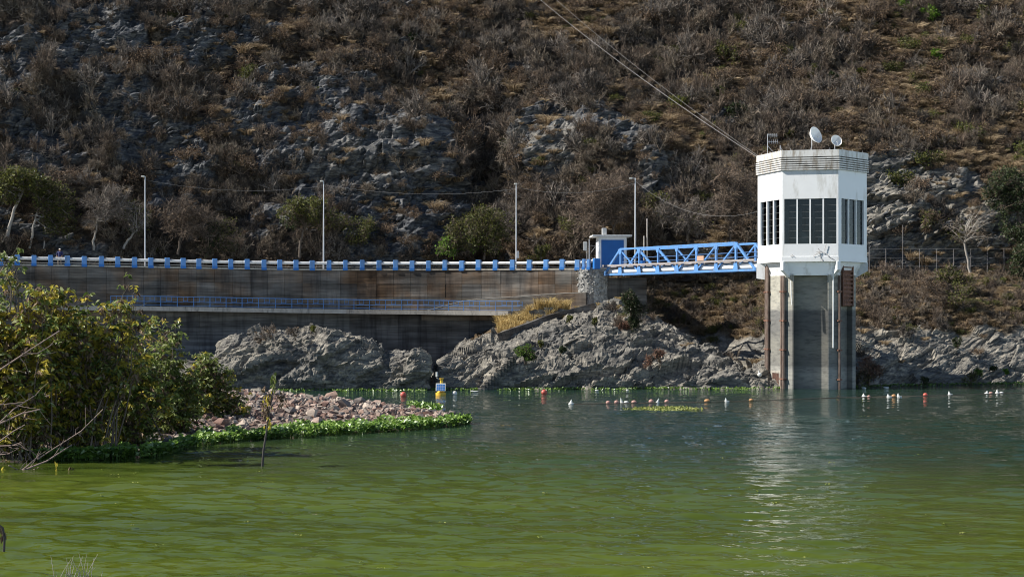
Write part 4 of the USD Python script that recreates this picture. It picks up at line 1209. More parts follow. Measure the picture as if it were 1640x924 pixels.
# cables from the tower up to the hill, wires along the lamps
def cable(label, a, b, sag, r, mid=None, name='overhead_cable'):
    s = np.linspace(0, 1, 30)[:, None]
    p = np.asarray(a) * (1 - s) + np.asarray(b) * s
    p[:, 2] -= (4 * sag * s * (1 - s))[:, 0]
    solo(name, MB().tube(p, r, 5, False), 'wire_grey', label, 'cable')


tp = tower_world(-4.5, -0.1, 19.45)
tp2 = tower_world(-4.35, 0.3, 19.5)
cable('lower and brighter of two cables slanting down to the tower roof corner', tp, P(858, -6, 186), 0.55, 0.016)
cable('upper and fainter of two cables slanting down to the tower roof corner', tp2, P(884, -6, 186), 0.55, 0.009)

# ------------------------------------------------------------------ street lamps
lamps = []


def lamp(u, vtop, Y, zbase, label, lean=-1, arm=0.35, box=None, rad=0.075):
    b = P(u, 500, Y)
    h = CZ + (HV - vtop) / F * Y - zbase
    t = thing('street_lamp', label, 'street lamp', (b[0], b[1], zbase))
    part(t, 'pole', MB().tube([[0, 0, 0], [0, 0, h * 0.5], [0, 0, h]], [rad, rad * 0.85, rad * 0.65], 10), 'pole_grey', smooth=40)
    hd = part(t, 'lamp_head', MB().box([-0.16, -0.11, -0.07], [0.16, 0.11, 0.07], 0, (lean * (arm), 0, h - 0.02), bevel=0.03), 'white_foam')
    part(t, 'arm', MB().beam([0, 0, h - 0.02], [lean * (arm - 0.1), 0, h - 0.02], 0.05, 0.05), 'pole_grey')
    if box:
        part(t, 'meter_box', MB().box([0.04, -0.12, box], [0.28, 0.08, box + 0.7], bevel=0.015), 'box_grey')
    lamps.append(np.array([b[0], b[1], zbase + h]))


lamp(232.3, 282.5, 151.3, 10.65, 'white street lamp standing farthest from the blue hut along the guardrail', arm=0.2)
lamp(518.2, 290.0, 155.8, 10.65, 'white street lamp on the guardrail before the rock outcrop, left of the rounded green tree', arm=0.2)
lamp(826.8, 294.5, 154.4, 10.65, 'street lamp with a meter box low on its pole, right of the rounded green tree', box=1.15, arm=0.05)
lamp(1017.5, 285.5, 154.5, 10.8, 'bluish street lamp behind the left end of the footbridge', arm=0.45, rad=0.09)
for (i, j), lb in zip(((0, 1), (1, 2), (2, 3)), ('thin wire between the two lamps nearest the left edge', 'thin wire between the two lamps either side of the rounded green tree', 'thin wire between the meter-box lamp and the bridge-end lamp')):
    a, b = lamps[i] - [0, 0, 0.35], lamps[j] - [0, 0, 0.5]
    cable(lb, a, b, 0.75, 0.008, name='lamp_wire')
cable('thin sagging wire from the bridge-end lamp to the tower wall', lamps[3] - [0, 0, 0.3], tower_world(-4.5, 0.2, 14.95), 1.6, 0.007, name='lamp_wire')
for u, v0, lb in ((1031.5, 378, 'shorter weathered wooden post behind the footbridge'), (1036.5, 350, 'taller weathered wooden post behind the footbridge')):
    b = P(u, 500, 157)
    pst = solo('wooden_post', MB().tube([[b[0], b[1], 10.2], P(u, v0, 157)], 0.09, 7), 'bark_pale', lb, 'post')

# ------------------------------------------------------------------ person on the road
def person():
    pb_ = P(95.5, 500, 150.2)
    t = thing('person', 'person in dark blue shirt and pale cap standing behind the guardrail', 'person', (pb_[0], pb_[1], 10.86))
    J = dict(hip=(0, 0, .92), chest=(0.02, 0, 1.32), neck=(0.02, 0, 1.46), head=(0.03, -0.02, 1.58), crown=(0.03, -0.01, 1.66),
             sl=(-.19, 0, 1.38), el=(-.26, -.02, 1.1), wl=(-.2, -.15, .92), sr=(.22, 0, 1.38), er=(.28, .02, 1.1), wr=(.2, -.14, .95),
             hl=(-.09, 0, .9), kl=(-.11, -.03, .5), al=(-.12, .02, .09), tl=(-.13, -.14, .05), hr=(.09, 0, .9), kr=(.12, -.02, .5), ar=(.13, .03, .09), tr=(.15, -.13, .05))
    RR = dict(hip=.14, chest=.15, neck=.055, head=.095, crown=.085, sl=.06, el=.045, wl=.032, sr=.06, er=.045, wr=.032, hl=.09, kl=.06, al=.042, tl=.035, hr=.09, kr=.06, ar=.042, tr=.035)

    def bone(a, b, g=0.0):
        q = [manifold3d.Manifold.sphere(RR[k] + g, 14).translate(J[k]) for k in (a, b)]
        return manifold3d.Manifold.batch_hull(q)

    body = None
    for a, b in (('hip', 'chest'), ('chest', 'neck'), ('neck', 'head'), ('head', 'crown'), ('chest', 'sl'), ('chest', 'sr'), ('sl', 'el'), ('el', 'wl'), ('sr', 'er'), ('er', 'wr'),
                 ('hip', 'hl'), ('hip', 'hr'), ('hl', 'kl'), ('kl', 'al'), ('al', 'tl'), ('hr', 'kr'), ('kr', 'ar'), ('ar', 'tr')):
        m = bone(a, b); body = m if body is None else body + m
    for w, s in (('wl', -1), ('wr', 1)):             # palms with fingers and thumb
        p = np.array(J[w])
        palm = manifold3d.Manifold.batch_hull([manifold3d.Manifold.sphere(.026, 10).translate(p), manifold3d.Manifold.sphere(.028, 10).translate(p + [0, -.03, -.08])])
        body = body + palm
        for i in range(4):
            o = p + [(-0.03 + 0.02 * i), -.035, -.095]
            body = body + manifold3d.Manifold.batch_hull([manifold3d.Manifold.sphere(.0095, 8).translate(o), manifold3d.Manifold.sphere(.008, 8).translate(o + np.array([0, -.025, -.06 - 0.01 * (i in (1, 2))]))])
        body = body + manifold3d.Manifold.batch_hull([manifold3d.Manifold.sphere(.011, 8).translate(p + [-s * .02, -.02, -.03]), manifold3d.Manifold.sphere(.009, 8).translate(p + [-s * .05, -.05, -.07])])
    body = body + manifold3d.Manifold.batch_hull([manifold3d.Manifold.sphere(.018, 8).translate([.03, -.115, 1.58]), manifold3d.Manifold.sphere(.012, 8).translate([.03, -.1, 1.61])])
    part(t, 'body', body, 'skin', smooth=50)
    shirt = bone('hip', 'chest', .02) + bone('chest', 'sl', .02) + bone('chest', 'sr', .02) + bone('sl', 'el', .018) + bone('sr', 'er', .018)
    part(t, 'shirt', shirt, 'shirt_blue', smooth=50)
    tr = bone('hip', 'hl', .012) + bone('hip', 'hr', .012) + bone('hl', 'kl', .014) + bone('kl', 'al', .014) + bone('hr', 'kr', .014) + bone('kr', 'ar', .014)
    part(t, 'trousers', tr, 'trouser_tan', smooth=50)
    cap = manifold3d.Manifold.sphere(.105, 18).translate([.03, -.01, 1.645]) - manifold3d.Manifold.cube([.4, .4, .4], True).translate([0, 0, 1.44])
    part(t, 'cap', cap + manifold3d.Manifold.cylinder(.012, .1, .1, 16).translate([.03, -.09, 1.64]), 'cap_pale', smooth=50)


person()

# ------------------------------------------------------------------ fence on the right-hand bench
fence = thing('wire_fence', 'thin wire fence along the bench at the foot of the rock cut', 'fence')
fu = np.arange(1392, 1660, 27.0)
pts_t = []
for k, u in enumerate(fu):
    q = P(u, 436, 156.0 - (u - 1392) * 0.004)
    part(fence, 'post', MB().tube([[q[0], q[1], 9.9], [q[0], q[1], 12.8 if k != 2 else 15.2]], 0.02, 5), 'timber_grey')
    pts_t.append(q)
pts_t = np.array(pts_t)
for z in (12.75, 11.9, 11.1, 10.5):
    w_ = pts_t.copy(); w_[:, 2] = z
    part(fence, 'wire', MB().tube(w_, 0.005 if z < 12.7 else 0.008, 4), 'wire_grey')

# ------------------------------------------------------------------ floats and buoys
def sphere_buoy(name, look_, label, u, v, dpx, squash=1.0, group=None):
    p = PW(u, v)
    d = 0.88 * dpx / F * p[1]
    t = thing(name, label, 'buoy', (p[0], p[1], 0.0), group=group)
    s = trimesh.creation.icosphere(3, d / 2)
    s.apply_scale([1, 1, squash]); s.apply_translation([0, 0, d * 0.32 * squash])
    part(t, 'float', MB().tm(s), look_, smooth=True)
    part(t, 'eye', MB().tm(trimesh.creation.torus(d * 0.1, d * 0.03, 10, 6).apply_transform(trimesh.transformations.rotation_matrix(1.57, [1, 0, 0])).apply_translation([d * 0.1, 0, d * (0.32 + 0.5) * squash])), 'dark_steel')
    part(t, 'band', MB().tm(trimesh.creation.torus(d * 0.5, d * 0.018, 24, 6).apply_translation([0, 0, d * 0.3 * squash])), look_)


def cone_float(label, u, v, wpx, hpx, lean=0.15, look_='white_foam'):
    p = PW(u, v)
    w, h = wpx * 0.9 / F * p[1], hpx * 0.82 / F * p[1]
    t = thing('cone_float', label, 'float', (p[0], p[1], 0.0))
    c = trimesh.creation.cone(radius=w / 2, height=h * 1.15, sections=9)
    m = np.array(c.vertices); m[:, 0] += lean * m[:, 2]; m[:, 2] -= 0.08 * h
    part(t, 'cone', MB().add(m, c.faces), look_)
    part(t, 'collar', MB().tm(trimesh.creation.cylinder(radius=w * 0.62, height=0.08, sections=12).apply_translation([0.05, 0, 0.015])), 'grey_foam')


sphere_buoy('round_buoy', 'red_buoy', 'red round buoy floating before the grey rock outcrop, left of the solar buoy', 646, 635, 11)
sphere_buoy('round_buoy', 'white_foam', 'white round buoy floating just right of the solar buoy', 728, 632.5, 9.5)
sphere_buoy('round_buoy', 'red_buoy', 'red round buoy near the shore below the sunlit rock hump', 871.5, 631, 10.5)
sphere_buoy('round_buoy', 'pink_buoy', 'faded pink buoy at the left end of the middle cluster', 974, 646.5, 8.5, 0.85)
sphere_buoy('round_buoy', 'pink_buoy', 'faded pink buoy touching the tall white cone in the middle cluster', 987.5, 646, 8.5, 0.85)
sphere_buoy('round_buoy', 'white_foam', 'flattened white buoy right of the tall white cone', 1003, 645.5, 9, 0.6)
sphere_buoy('round_buoy', 'pink_buoy', 'brownish pink buoy with green weed clinging to it', 1015.5, 645.5, 10, 0.65)
sphere_buoy('round_buoy', 'pink_buoy', 'brightest pink buoy, beside the thin grey cone', 1043, 645, 9.5, 0.85)
sphere_buoy('round_buoy', 'pink_buoy', 'single pink buoy just right of the thin grey cone', 1068, 644.5, 8.5, 0.8)
sphere_buoy('round_buoy', 'orange_buoy', 'orange brown flattened buoy alone between cluster and tower', 1132.5, 643.5, 11, 0.6)
sphere_buoy('round_buoy', 'orange_buoy', 'small orange buoy in the sparkling water left of the tower foot', 1203, 642, 8, 0.7)
sphere_buoy('round_buoy', 'pink_buoy', 'small pale pink buoy beside the white cone right of the tower', 1391.5, 636, 6, 0.75)
sphere_buoy('round_buoy', 'orange_buoy', 'brown orange buoy between two white cones', 1431.5, 635.5, 8, 0.75)
sphere_buoy('round_buoy', 'red_buoy', 'dull red buoy floating by itself well right of the tower', 1482, 634, 8.5, 0.8)
sphere_buoy('round_buoy', 'pink_buoy', 'pale pink buoy under the rightmost cluster of cones', 1587, 630.5, 8, 0.6)
sphere_buoy('round_buoy', 'white_foam', 'low pinkish white float at the right end of the line', 1604, 629.5, 7, 0.5)
cone_float('white cone float alone at the left end of the float line', 914, 647, 9, 9)
cone_float('tall white cone standing among pink buoys', 996, 645.5, 6.5, 11, -0.2)
cone_float('thin grey cone leaning beside a pink buoy', 1052, 645, 6, 9, 0.4, 'grey_foam')
cone_float('small grey cone left of the tower foot', 1163, 643, 7, 8, -0.1, 'grey_foam')
cone_float('white cone float nearest the tower on its right', 1384, 635.5, 9, 7, -0.2)
cone_float('greyish cone left of the brown orange buoy', 1423.5, 635.5, 8, 6, -0.3, 'grey_foam')
cone_float('white cone right of the brown orange buoy', 1439, 635.5, 8, 7, -0.1)
cone_float('lone white cone between the dull red buoy and the rightmost cluster', 1521, 632, 7, 7, -0.2)
cone_float('grey white cone left in the rightmost cluster', 1580, 630.5, 8, 6, 0.2, 'grey_foam')
cone_float('tallest white cone in the rightmost cluster', 1597, 630, 8, 8, 0.0)
for (u, v, w, h), lb in zip(((760, 627.5, 14, 2.4), (956, 626, 7, 2.5), (1005, 625.5, 5, 2.5), (1384, 622.5, 7, 4), (1419, 621.5, 10, 3.5)),
                            ('long white foam piece by the stone steps', 'white foam scrap at the shore below the hump', 'small white foam scrap at the shore right of the hump',
                             'white foam lump on the shore touching the tower foot', 'white foam slab on the shore right of the tower')):
    p = PW(u, v)
    m = trimesh.creation.icosphere(2, 0.5)
    m.apply_scale([w / F * p[1], 0.35, h / F * p[1]])
    m.vertices += (meshkit.noise(np.array(m.vertices) * 4, 3) - 0.5)[:, None] * 0.06
    solo('foam_scrap', MB().add(np.array(m.vertices) + [p[0], p[1], 0.06], m.faces), 'white_foam', lb, 'foam scrap', smooth=True)
pts_l = [PW(u, v, 0.012) for u, v in ((914, 647), (974, 646), (1043, 645), (1132, 643.5), (1203, 641.5), (1290, 638.5), (1384, 635.7), (1482, 634), (1587, 630.5), (1660, 628))]
cs = PchipInterpolator(np.arange(len(pts_l)), np.array(pts_l))(np.linspace(0, len(pts_l) - 1, 80))
solo('float_rope', MB().tube(cs, 0.03, 5, False), 'bark_brown', 'brown rope lying on the water along the line of floats', 'rope')
# stranded buoy on the bank
ps = bank_seen(1216, 602, 0)
t = thing('stranded_buoy', 'white buoy lying in the shaded gully beside the tower', 'buoy', ps)
part(t, 'float', MB().tm(trimesh.creation.icosphere(2, 0.2).apply_translation([0, 0, 0.17])), 'white_foam', smooth=True)
part(t, 'stem', MB().tube([[-0.05, 0, 0.3], [-0.08, 0.02, 0.55]], [0.07, 0.05], 8), 'grey_foam')
# solar buoy
p = PW(706, 632.5)
sb = thing('solar_buoy', 'yellow measuring buoy with a blue solar panel and lamp', 'buoy', (p[0], p[1], 0))
k_ = p[1] / F
hull = trimesh.creation.cylinder(radius=8.2 * k_, height=0.22, sections=24).apply_translation([0, 0, 0.08])
part(sb, 'hull', MB().tm(hull), 'yellow_plastic', smooth=40)
part(sb, 'deck', MB().tm(trimesh.creation.cone(radius=6.5 * k_, height=0.35, sections=20).apply_translation([0, 0, 0.19])), 'yellow_plastic', smooth=40)
xf = trimesh.transformations.rotation_matrix(-0.45, [1, 0, 0])
pan = trimesh.creation.box([15.5 * k_, 0.05, 13.0 * k_]).apply_transform(xf).apply_translation([0, -0.22, 0.62])
pn = part(sb, 'panel_frame', MB().tm(pan), 'white_foam')
cell = trimesh.creation.box([13.2 * k_, 0.02, 10.8 * k_]).apply_transform(xf).apply_translation([0, -0.22 - 0.032, 0.62 - 0.015])
part(pn, 'cell_sheet', MB().tm(cell), 'deep_blue_paint')
grid = MB()
for q in np.linspace(-0.5, 0.5, 5)[1:-1]:
    grid.tm(trimesh.creation.box([0.014, 0.012, 10.8 * k_]).apply_translation([q * 13.2 * k_, 0, 0]).apply_transform(xf).apply_translation([0, -0.265, 0.6]))
    grid.tm(trimesh.creation.box([13.2 * k_, 0.012, 0.014]).apply_translation([0, -0.001, q * 10.8 * k_]).apply_transform(xf).apply_translation([0, -0.267, 0.6]))
part(pn, 'cell_grid', grid, 'box_grey')
part(sb, 'post', MB().tube([[0.05, 0.05, 0.3], [0.05, 0.05, 1.25]], 0.12, 10), 'yellow_plastic', smooth=40)
part(sb, 'top_plate', MB().tm(trimesh.creation.cylinder(radius=0.2, height=0.06, sections=14).apply_translation([0.05, 0.05, 1.27])), 'yellow_plastic')
part(sb, 'lamp_stalk', MB().tube([[-0.1, 0.0, 1.25], [-0.3, 0, 1.3], [-0.3, 0, 1.45]], 0.03, 6), 'pole_grey')
part(sb, 'lamp', MB().tm(trimesh.creation.cylinder(radius=0.09, height=0.36, sections=12).apply_translation([-0.3, 0, 1.6])), 'white_foam', smooth=40)

# ------------------------------------------------------------------ vegetation
def bare_twigs(rng, R, H, n1=9, n2=6, n3=7, w=0.045, spread=0.75):
    """A bare branching shrub as thin ribbons; returns the MB and the twig ends."""
    m = MB()
    th = np.arccos(1 - rng.random(n1) * (1 - math.cos(spread * 1.5)))
    ph = rng.random(n1) * 6.283
    d1 = np.stack([np.sin(th) * np.cos(ph), np.sin(th) * np.sin(ph), np.cos(th)], 1)
    L1 = (0.45 + 0.35 * rng.random(n1))[:, None]
    sc = np.array([R, R, H])
    A1 = rng.normal(size=(n1, 3)) * [0.06, 0.06, 0.0]
    B1 = A1 + d1 * L1
    A2 = np.repeat(A1, n2, 0) + np.repeat(B1 - A1, n2, 0) * rng.uniform(0.3, 1.0, (n1 * n2, 1))
    d2 = unit(np.repeat(d1, n2, 0) + rng.normal(size=(n1 * n2, 3)) * 0.6 + [0, 0, 0.15])
    B2 = A2 + d2 * rng.uniform(0.22, 0.5, (len(A2), 1))
    A3 = np.repeat(A2, n3, 0) + np.repeat(B2 - A2, n3, 0) * rng.uniform(0.2, 1.0, (len(A2) * n3, 1))
    d3 = unit(np.repeat(d2, n3, 0) + rng.normal(size=(len(A3), 3)) * 0.75 + [0, 0, 0.1])
    B3 = A3 + d3 * rng.uniform(0.07, 0.22, (len(A3), 1))
    m.ribbons(A1 * sc, B1 * sc, w * 1.6, w * 1.0, rng); m.ribbons(A2 * sc, B2 * sc, w * 1.0, w * 0.6, rng); m.ribbons(A3 * sc, B3 * sc, w * 0.62, w * 0.3, rng)
    return m, B3 * sc


def grass_tuft(rng, R, H, n=90, w=0.03):
    ph = rng.random(n) * 6.283
    a = rng.random(n) ** 0.5
    A = np.stack([np.cos(ph) * a * R * 0.45, np.sin(ph) * a * R * 0.45, 0 * a], 1)
    mid = A + np.stack([np.cos(ph) * a * R * 0.3, np.sin(ph) * a * R * 0.3, H * (0.5 + 0.3 * rng.random(n))], 1)
    B = mid + np.stack([np.cos(ph) * a * R * 0.6, np.sin(ph) * a * R * 0.6, H * (0.25 * rng.random(n))], 1)
    m = MB()
    t = rng.random(n)
    m.ribbons(A, mid, w, w * 0.8, rng, t); m.ribbons(mid, B, w * 0.8, w * 0.2, rng, t)
    return m


def leaf_cloud(rng, ends, n, jitter, L, W, droop=0.0, m=None, tone=None):
    m = m or MB()
    C = ends[rng.integers(len(ends), size=n)] + rng.normal(size=(n, 3)) * jitter
    D = unit(rng.normal(size=(n, 3)) + [0, 0, -droop])
    N = unit(rng.normal(size=(n, 3)) + [0, 0, 0.8])
    s = rng.uniform(0.6, 1.25, n)
    return m.leaves(C, D, N, L * s, W * s, rng, tone)


def hill_protos():
    rng = np.random.default_rng(101)
    out = {'bare': [], 'brown': [], 'grass': [], 'green': []}
    for k in range(8):
        m, e = bare_twigs(rng, rng.uniform(1.2, 1.8), rng.uniform(1.3, 2.3), int(rng.integers(6, 13)), 7, 13, 0.042, rng.uniform(0.65, 1.0))
        out['bare'].append([('twigs', m, ['twig_grey', 'twig_tan', 'twig_dark', 'twig_tan', 'twig_brown', 'twig_dark', 'twig_brown', 'twig_tan'][k])])
    for k in range(3):
        m, e = bare_twigs(rng, 1.4, 1.3, 9, 6, 7, 0.045)
        out['brown'].append([('twigs', m, 'twig_brown'), ('foliage', leaf_cloud(rng, e, 420, 0.13, 0.13, 0.09), 'dead_leaf')])
    for k in range(3):
        out['grass'].append([('blades', grass_tuft(rng, 1.0, 0.8, 130, 0.045), 'dry_blade')])
    for k in range(2):
        m, e = bare_twigs(rng, 1.3, 1.2, 8, 6, 5, 0.045)
        out['green'].append([('twigs', m, 'twig_brown'), ('foliage', leaf_cloud(rng, e, 700, 0.16, 0.15, 0.11), 'olive_leaf')])
    return out


PRO = hill_protos()
rng = np.random.default_rng(202)
# cover of the slope: counted by thousands, one mass
hf3 = np.vstack([hfaces[:, [0, 1, 2]], hfaces[:, [0, 2, 3]]])
ctr = hv[hf3].mean(1)
area = 0.5 * np.linalg.norm(np.cross(hv[hf3[:, 1]] - hv[hf3[:, 0]], hv[hf3[:, 2]] - hv[hf3[:, 0]]), axis=1)
cu_, cv_ = project(ctr)
rk = hrock[hf3].mean(1)
inview = (cu_ > -120) & (cu_ < 1760) & (cv_ > -90)
dens = area * inview * (1 - 0.80 * rk) * (1 - 0.75 * hpale[hf3].mean(1))
prob = dens / dens.sum()


def scatter(n, weight=None):
    p = prob if weight is None else prob * weight / (prob * weight).sum()
    return rng.choice(len(p), size=n, p=p)


patchy = meshkit.fbm(ctr / 9.0, 2, 404) * 0.6 + meshkit.fbm(ctr / 3.0, 2, 405) * 0.4
right_ = 1 / (1 + np.exp(-(cu_ - 1000) / 150))
sets = [('bare', 6200, np.clip((patchy - 0.43) * 7, 0.03, 1)), ('brown', 2600, np.clip((0.60 - patchy) * 6, 0.04, 1)), ('grass', 6800, np.clip((0.54 - patchy) * 7, 0.02, 1) * (0.4 + 1.8 * right_)), ('green', 300, 0.2 + right_)]
protos, idx, pos, quat, scl = [], [], [], [], []
for kind_, n, w in sets:
    base = len(protos)
    protos += PRO[kind_]
    k = scatter(n, w)
    idx += list(base + rng.integers(len(PRO[kind_]), size=n))
    jit = rng.normal(size=(n, 3)) * 0.15
    pos.append(ctr[k] + jit - [0, 0, 0.12])
    # lean a little out from the slope
    a = rng.random(n) * 6.283
    qz = zquat(a)
    tiltq = np.stack([np.full(n, math.cos(0.16)), np.full(n, math.sin(0.16)), np.zeros(n), np.zeros(n)], 1)
    w1, x1, y1, z1 = tiltq.T; w2, x2, y2, z2 = qz.T
    quat.append(np.stack([w1 * w2 - x1 * x2, w1 * x2 + x1 * w2, w1 * y2 - x1 * z2, w1 * z2 + x1 * y2], 1))
    s = np.clip(rng.lognormal(-0.50, 0.45, n), 0.24, 1.7) * (0.8 if kind_ in ('grass',) else 1.0)
    scl.append(np.stack([s, s, s * rng.uniform(0.8, 1.2, n)], 1))
instancer('hillside_brush', protos, idx, np.vstack(pos), np.vstack(quat), np.vstack(scl), label='dry bare brush and grass covering the steep hillside', cat='brush')

def crag_rocks(name, centre, normal, weight, n, lo, hi, look_, label, seed):
    rng = np.random.default_rng(seed)
    protos = []
    for _ in range(7):
        v, f = stone_mesh(rng, 1.0, 0.55, 15)
        protos.append([('rock', MB().add(v, f), look_)])
    k = rng.choice(len(weight), size=n, p=weight / weight.sum())
    sz = np.clip(rng.lognormal(math.log(lo * 1.5), 0.45, n), lo, hi)
    ax = unit(np.stack([rng.normal(size=n) * 0.25, 1 + 0 * sz, rng.normal(size=n) * 0.25], 1))
    ang = -0.45 + rng.normal(size=n) * 0.22                      # the beds dip one way
    q = np.column_stack([np.cos(ang / 2), ax * np.sin(ang / 2)[:, None]])
    scl_ = np.stack([sz * rng.uniform(1.0, 2.2, n), sz * rng.uniform(0.8, 1.1, n), sz * rng.uniform(0.5, 0.95, n)], 1)
    instancer(name, protos, rng.integers(7, size=n), centre[k] - normal[k] * (sz * 0.08)[:, None], q, scl_, label=label, cat='rocks')


hnf = hnorm[hf3].mean(1)
crag_rocks('crag_rocks', ctr, hnf, area * inview * np.clip(rk - 0.25, 0, 1), 7000, 0.3, 2.2, 'crag_rock', 'grey angular rock edges breaking out of the hillside crags', 21)

# bank and bench cover on the right, and under the bridge
bf = grid_faces(bn, bm)
bf3 = np.vstack([bf[:, [0, 1, 2]], bf[:, [0, 2, 3]]])
bc = bv[bf3].mean(1)
ba = 0.5 * np.linalg.norm(np.cross(bv[bf3[:, 1]] - bv[bf3[:, 0]], bv[bf3[:, 2]] - bv[bf3[:, 0]]), axis=1)
bcu, bcv = project(bc)
bnf = bnorm[bf3].mean(1)
crag_rocks('shore_rocks', bc, bnf, ba * brock[bf3].mean(1) * (bcu > 330) * (bcu < 1700) * (bc[:, 2] > 0.1) * np.where(bcu < 700, 0.5, 1.0), 1100, 0.22, 1.3, 'crag_pale', 'broken grey rock knobs on the shore slope', 22)
bpr = ba * (1 - 0.97 * brock[bf3].mean(1)) * (bcu > 965) * (bcu < 1720) * (bc[:, 2] > 1.2)
bpr /= bpr.sum()
protos, idx, pos, quat, scl = [], [], [], [], []
for kind_, n in (('bare', 480), ('brown', 260), ('grass', 800), ('green', 150)):
    base = len(protos)
    protos += PRO[kind_]
    k = rng.choice(len(bpr), size=n, p=bpr)
    idx += list(base + rng.integers(len(PRO[kind_]), size=n))
    pos.append(bc[k] - [0, 0, 0.08]); quat.append(zquat(rng.random(n) * 6.283))
    s = rng.uniform(0.35, 0.8, n)
    scl.append(np.stack([s, s, s], 1))
instancer('bank_brush', protos, idx, np.vstack(pos), np.vstack(quat), np.vstack(scl), label='dry grass and low scrub on the bank beside and behind the tower', cat='brush')

# golden grass at the end of the ledge
rng = np.random.default_rng(303)
gold = [[('blades', grass_tuft(rng, 0.55, 0.85, 70, 0.026), 'gold_blade')] for _ in range(3)]
gp = []
for _ in range(330):
    u = rng.uniform(800, 908) if rng.random() < 0.72 else rng.uniform(905, 1000)
    Y = rng.uniform(141.0, 149.5)
    x = (u - CU) / F * Y
    k = cKDTree(bv[:, :2]).query([x, Y])[1] if False else None
    gp.append((x, Y))
kd2 = cKDTree(bv[:, :2])
gi = kd2.query(np.array(gp))[1]
gpos = bv[gi] + [0, 0, -0.05]
gs = np.clip(rng.lognormal(-0.3, 0.4, len(gpos)), 0.3, 1.5) * np.where(project(gpos)[0] < 905, 1.1, 0.42)
instancer('golden_grass', gold, rng.integers(3, size=len(gpos)), gpos, zquat(rng.random(len(gpos)) * 6.28), np.stack([gs] * 3, 1), label='tall golden grass where the walkway ledge ends', cat='grass')


def tree(name, label, cat, base, trunk, crowns, look_leaf, look_bark='bark_brown', seed=1, leaf=(0.2, 0.13), trunk_r=0.14, twig='twig_brown', limbs=12, twigs=26, group=None, droop=0.1, extra=None, twig_w=0.03, jitter=0.22):
    """A tree or bush: trunk points (relative to its base), crowns as (centre, radii, leaf count)."""
    rng = np.random.default_rng(seed)
    t = thing(name, label, cat, base, group=group)
    trunk = np.asarray(trunk, float)
    n = 9
    s = np.linspace(0, len(trunk) - 1, n)
    tp_ = np.stack([np.interp(s, np.arange(len(trunk)), trunk[:, k]) for k in range(3)], 1)
    tp_[1:] += rng.normal(size=(n - 1, 3)) * trunk_r * 0.35
    part(t, 'trunk', MB().tube(tp_, np.linspace(trunk_r, trunk_r * 0.45, n), 8), look_bark, smooth=60)
    br, tw = MB(), MB()
    ends_all = []
    leafm = {}
    for c, r, nl, *lk in crowns:
        c, r = np.asarray(c, float), np.asarray(r, float)
        ends = []
        for _ in range(limbs):
            d = unit(rng.normal(size=3) + [0, 0, 0.25])
            tgt = c + d * r * rng.uniform(0.45, 0.95)
            dist = np.linalg.norm(tp_ - tgt, axis=1) + rng.random(n) * 0.8
            st_ = tp_[np.argmin(np.where(np.arange(n) >= n // 3, dist, 1e9))]
            mid = (st_ + tgt) / 2 + rng.normal(size=3) * 0.12 * np.linalg.norm(tgt - st_) + [0, 0, 0.08 * np.linalg.norm(tgt - st_)]
            q = np.array([st_, (st_ + mid) / 2 + rng.normal(size=3) * 0.05, mid, (mid + tgt) / 2 + rng.normal(size=3) * 0.08, tgt])
            br.tube(q, np.linspace(trunk_r * 0.42, twig_w * 0.55, 5), 5, False)
            A = q[2] + (tgt - q[2]) * rng.uniform(0, 1.1, (twigs, 1))
            dd = unit(rng.normal(size=(twigs, 3)) + d * 0.8 + [0, 0, 0.2])
            B = A + dd * rng.uniform(0.15, 0.42, (twigs, 1)) * r.mean()
            tw.ribbons(A, B, twig_w, twig_w * 0.5, rng)
            A2 = np.repeat(A, 4, 0) + np.repeat(B - A, 4, 0) * rng.uniform(0.3, 1, (twigs * 4, 1))
            B2 = A2 + unit(np.repeat(dd, 4, 0) + rng.normal(size=(twigs * 4, 3)) * 0.7) * rng.uniform(0.1, 0.28, (twigs * 4, 1)) * r.mean()
            tw.ribbons(A2, B2, twig_w * 0.6, twig_w * 0.3, rng)
            ends.append(B2)
        ends = np.vstack(ends)
        inside = (((ends - c) / r) ** 2).sum(1) < 1.25
        if inside.sum() > 10:
            ends = ends[inside]
        if nl:
            key = lk[0] if lk else look_leaf
            leafm[key] = leaf_cloud(rng, ends, nl, jitter * r.mean() * 0.3, leaf[0], leaf[1], droop, leafm.get(key))
    part(t, 'branches', br, look_bark, smooth=60)
    part(t, 'twigs', tw, twig, kind='stuff')
    for key, m in leafm.items():
        part(t, 'foliage', m, key, kind='stuff')
    return t


def hill_tree(name, label, cat, ub, vb, top, crowns, look_leaf=None, Y=None, group=None, **kw):
    """base pixel (ub, vb); trunk top pixel; crowns [(u, v, ru, rv, leaves)] in photo pixels, at the base's own distance."""
    b = on_hill(ub, vb, 0.4) if Y is None else (bank_seen(ub, vb) if Y == 'bank' else P(ub, vb, Y))
    Yb = b[1]
    s = Yb / F
    fw = 0.9 if Y == 'bank' else 0.0
    tr = [[0, 0, 0]] + [list(P(u, v, Yb - 0.3 - fw) - b) for u, v in top]
    cr = []
    for c in crowns:
        u, v, ru, rv, nl = c[:5]
        cr.append((P(u, v, Yb - 0.4 - fw - ru * s * 0.2) - b, (ru * s, ru * s * 0.75, rv * s), nl, *c[5:]))
    return tree(name, label, cat, b, tr, cr, look_leaf, group=group, **kw)


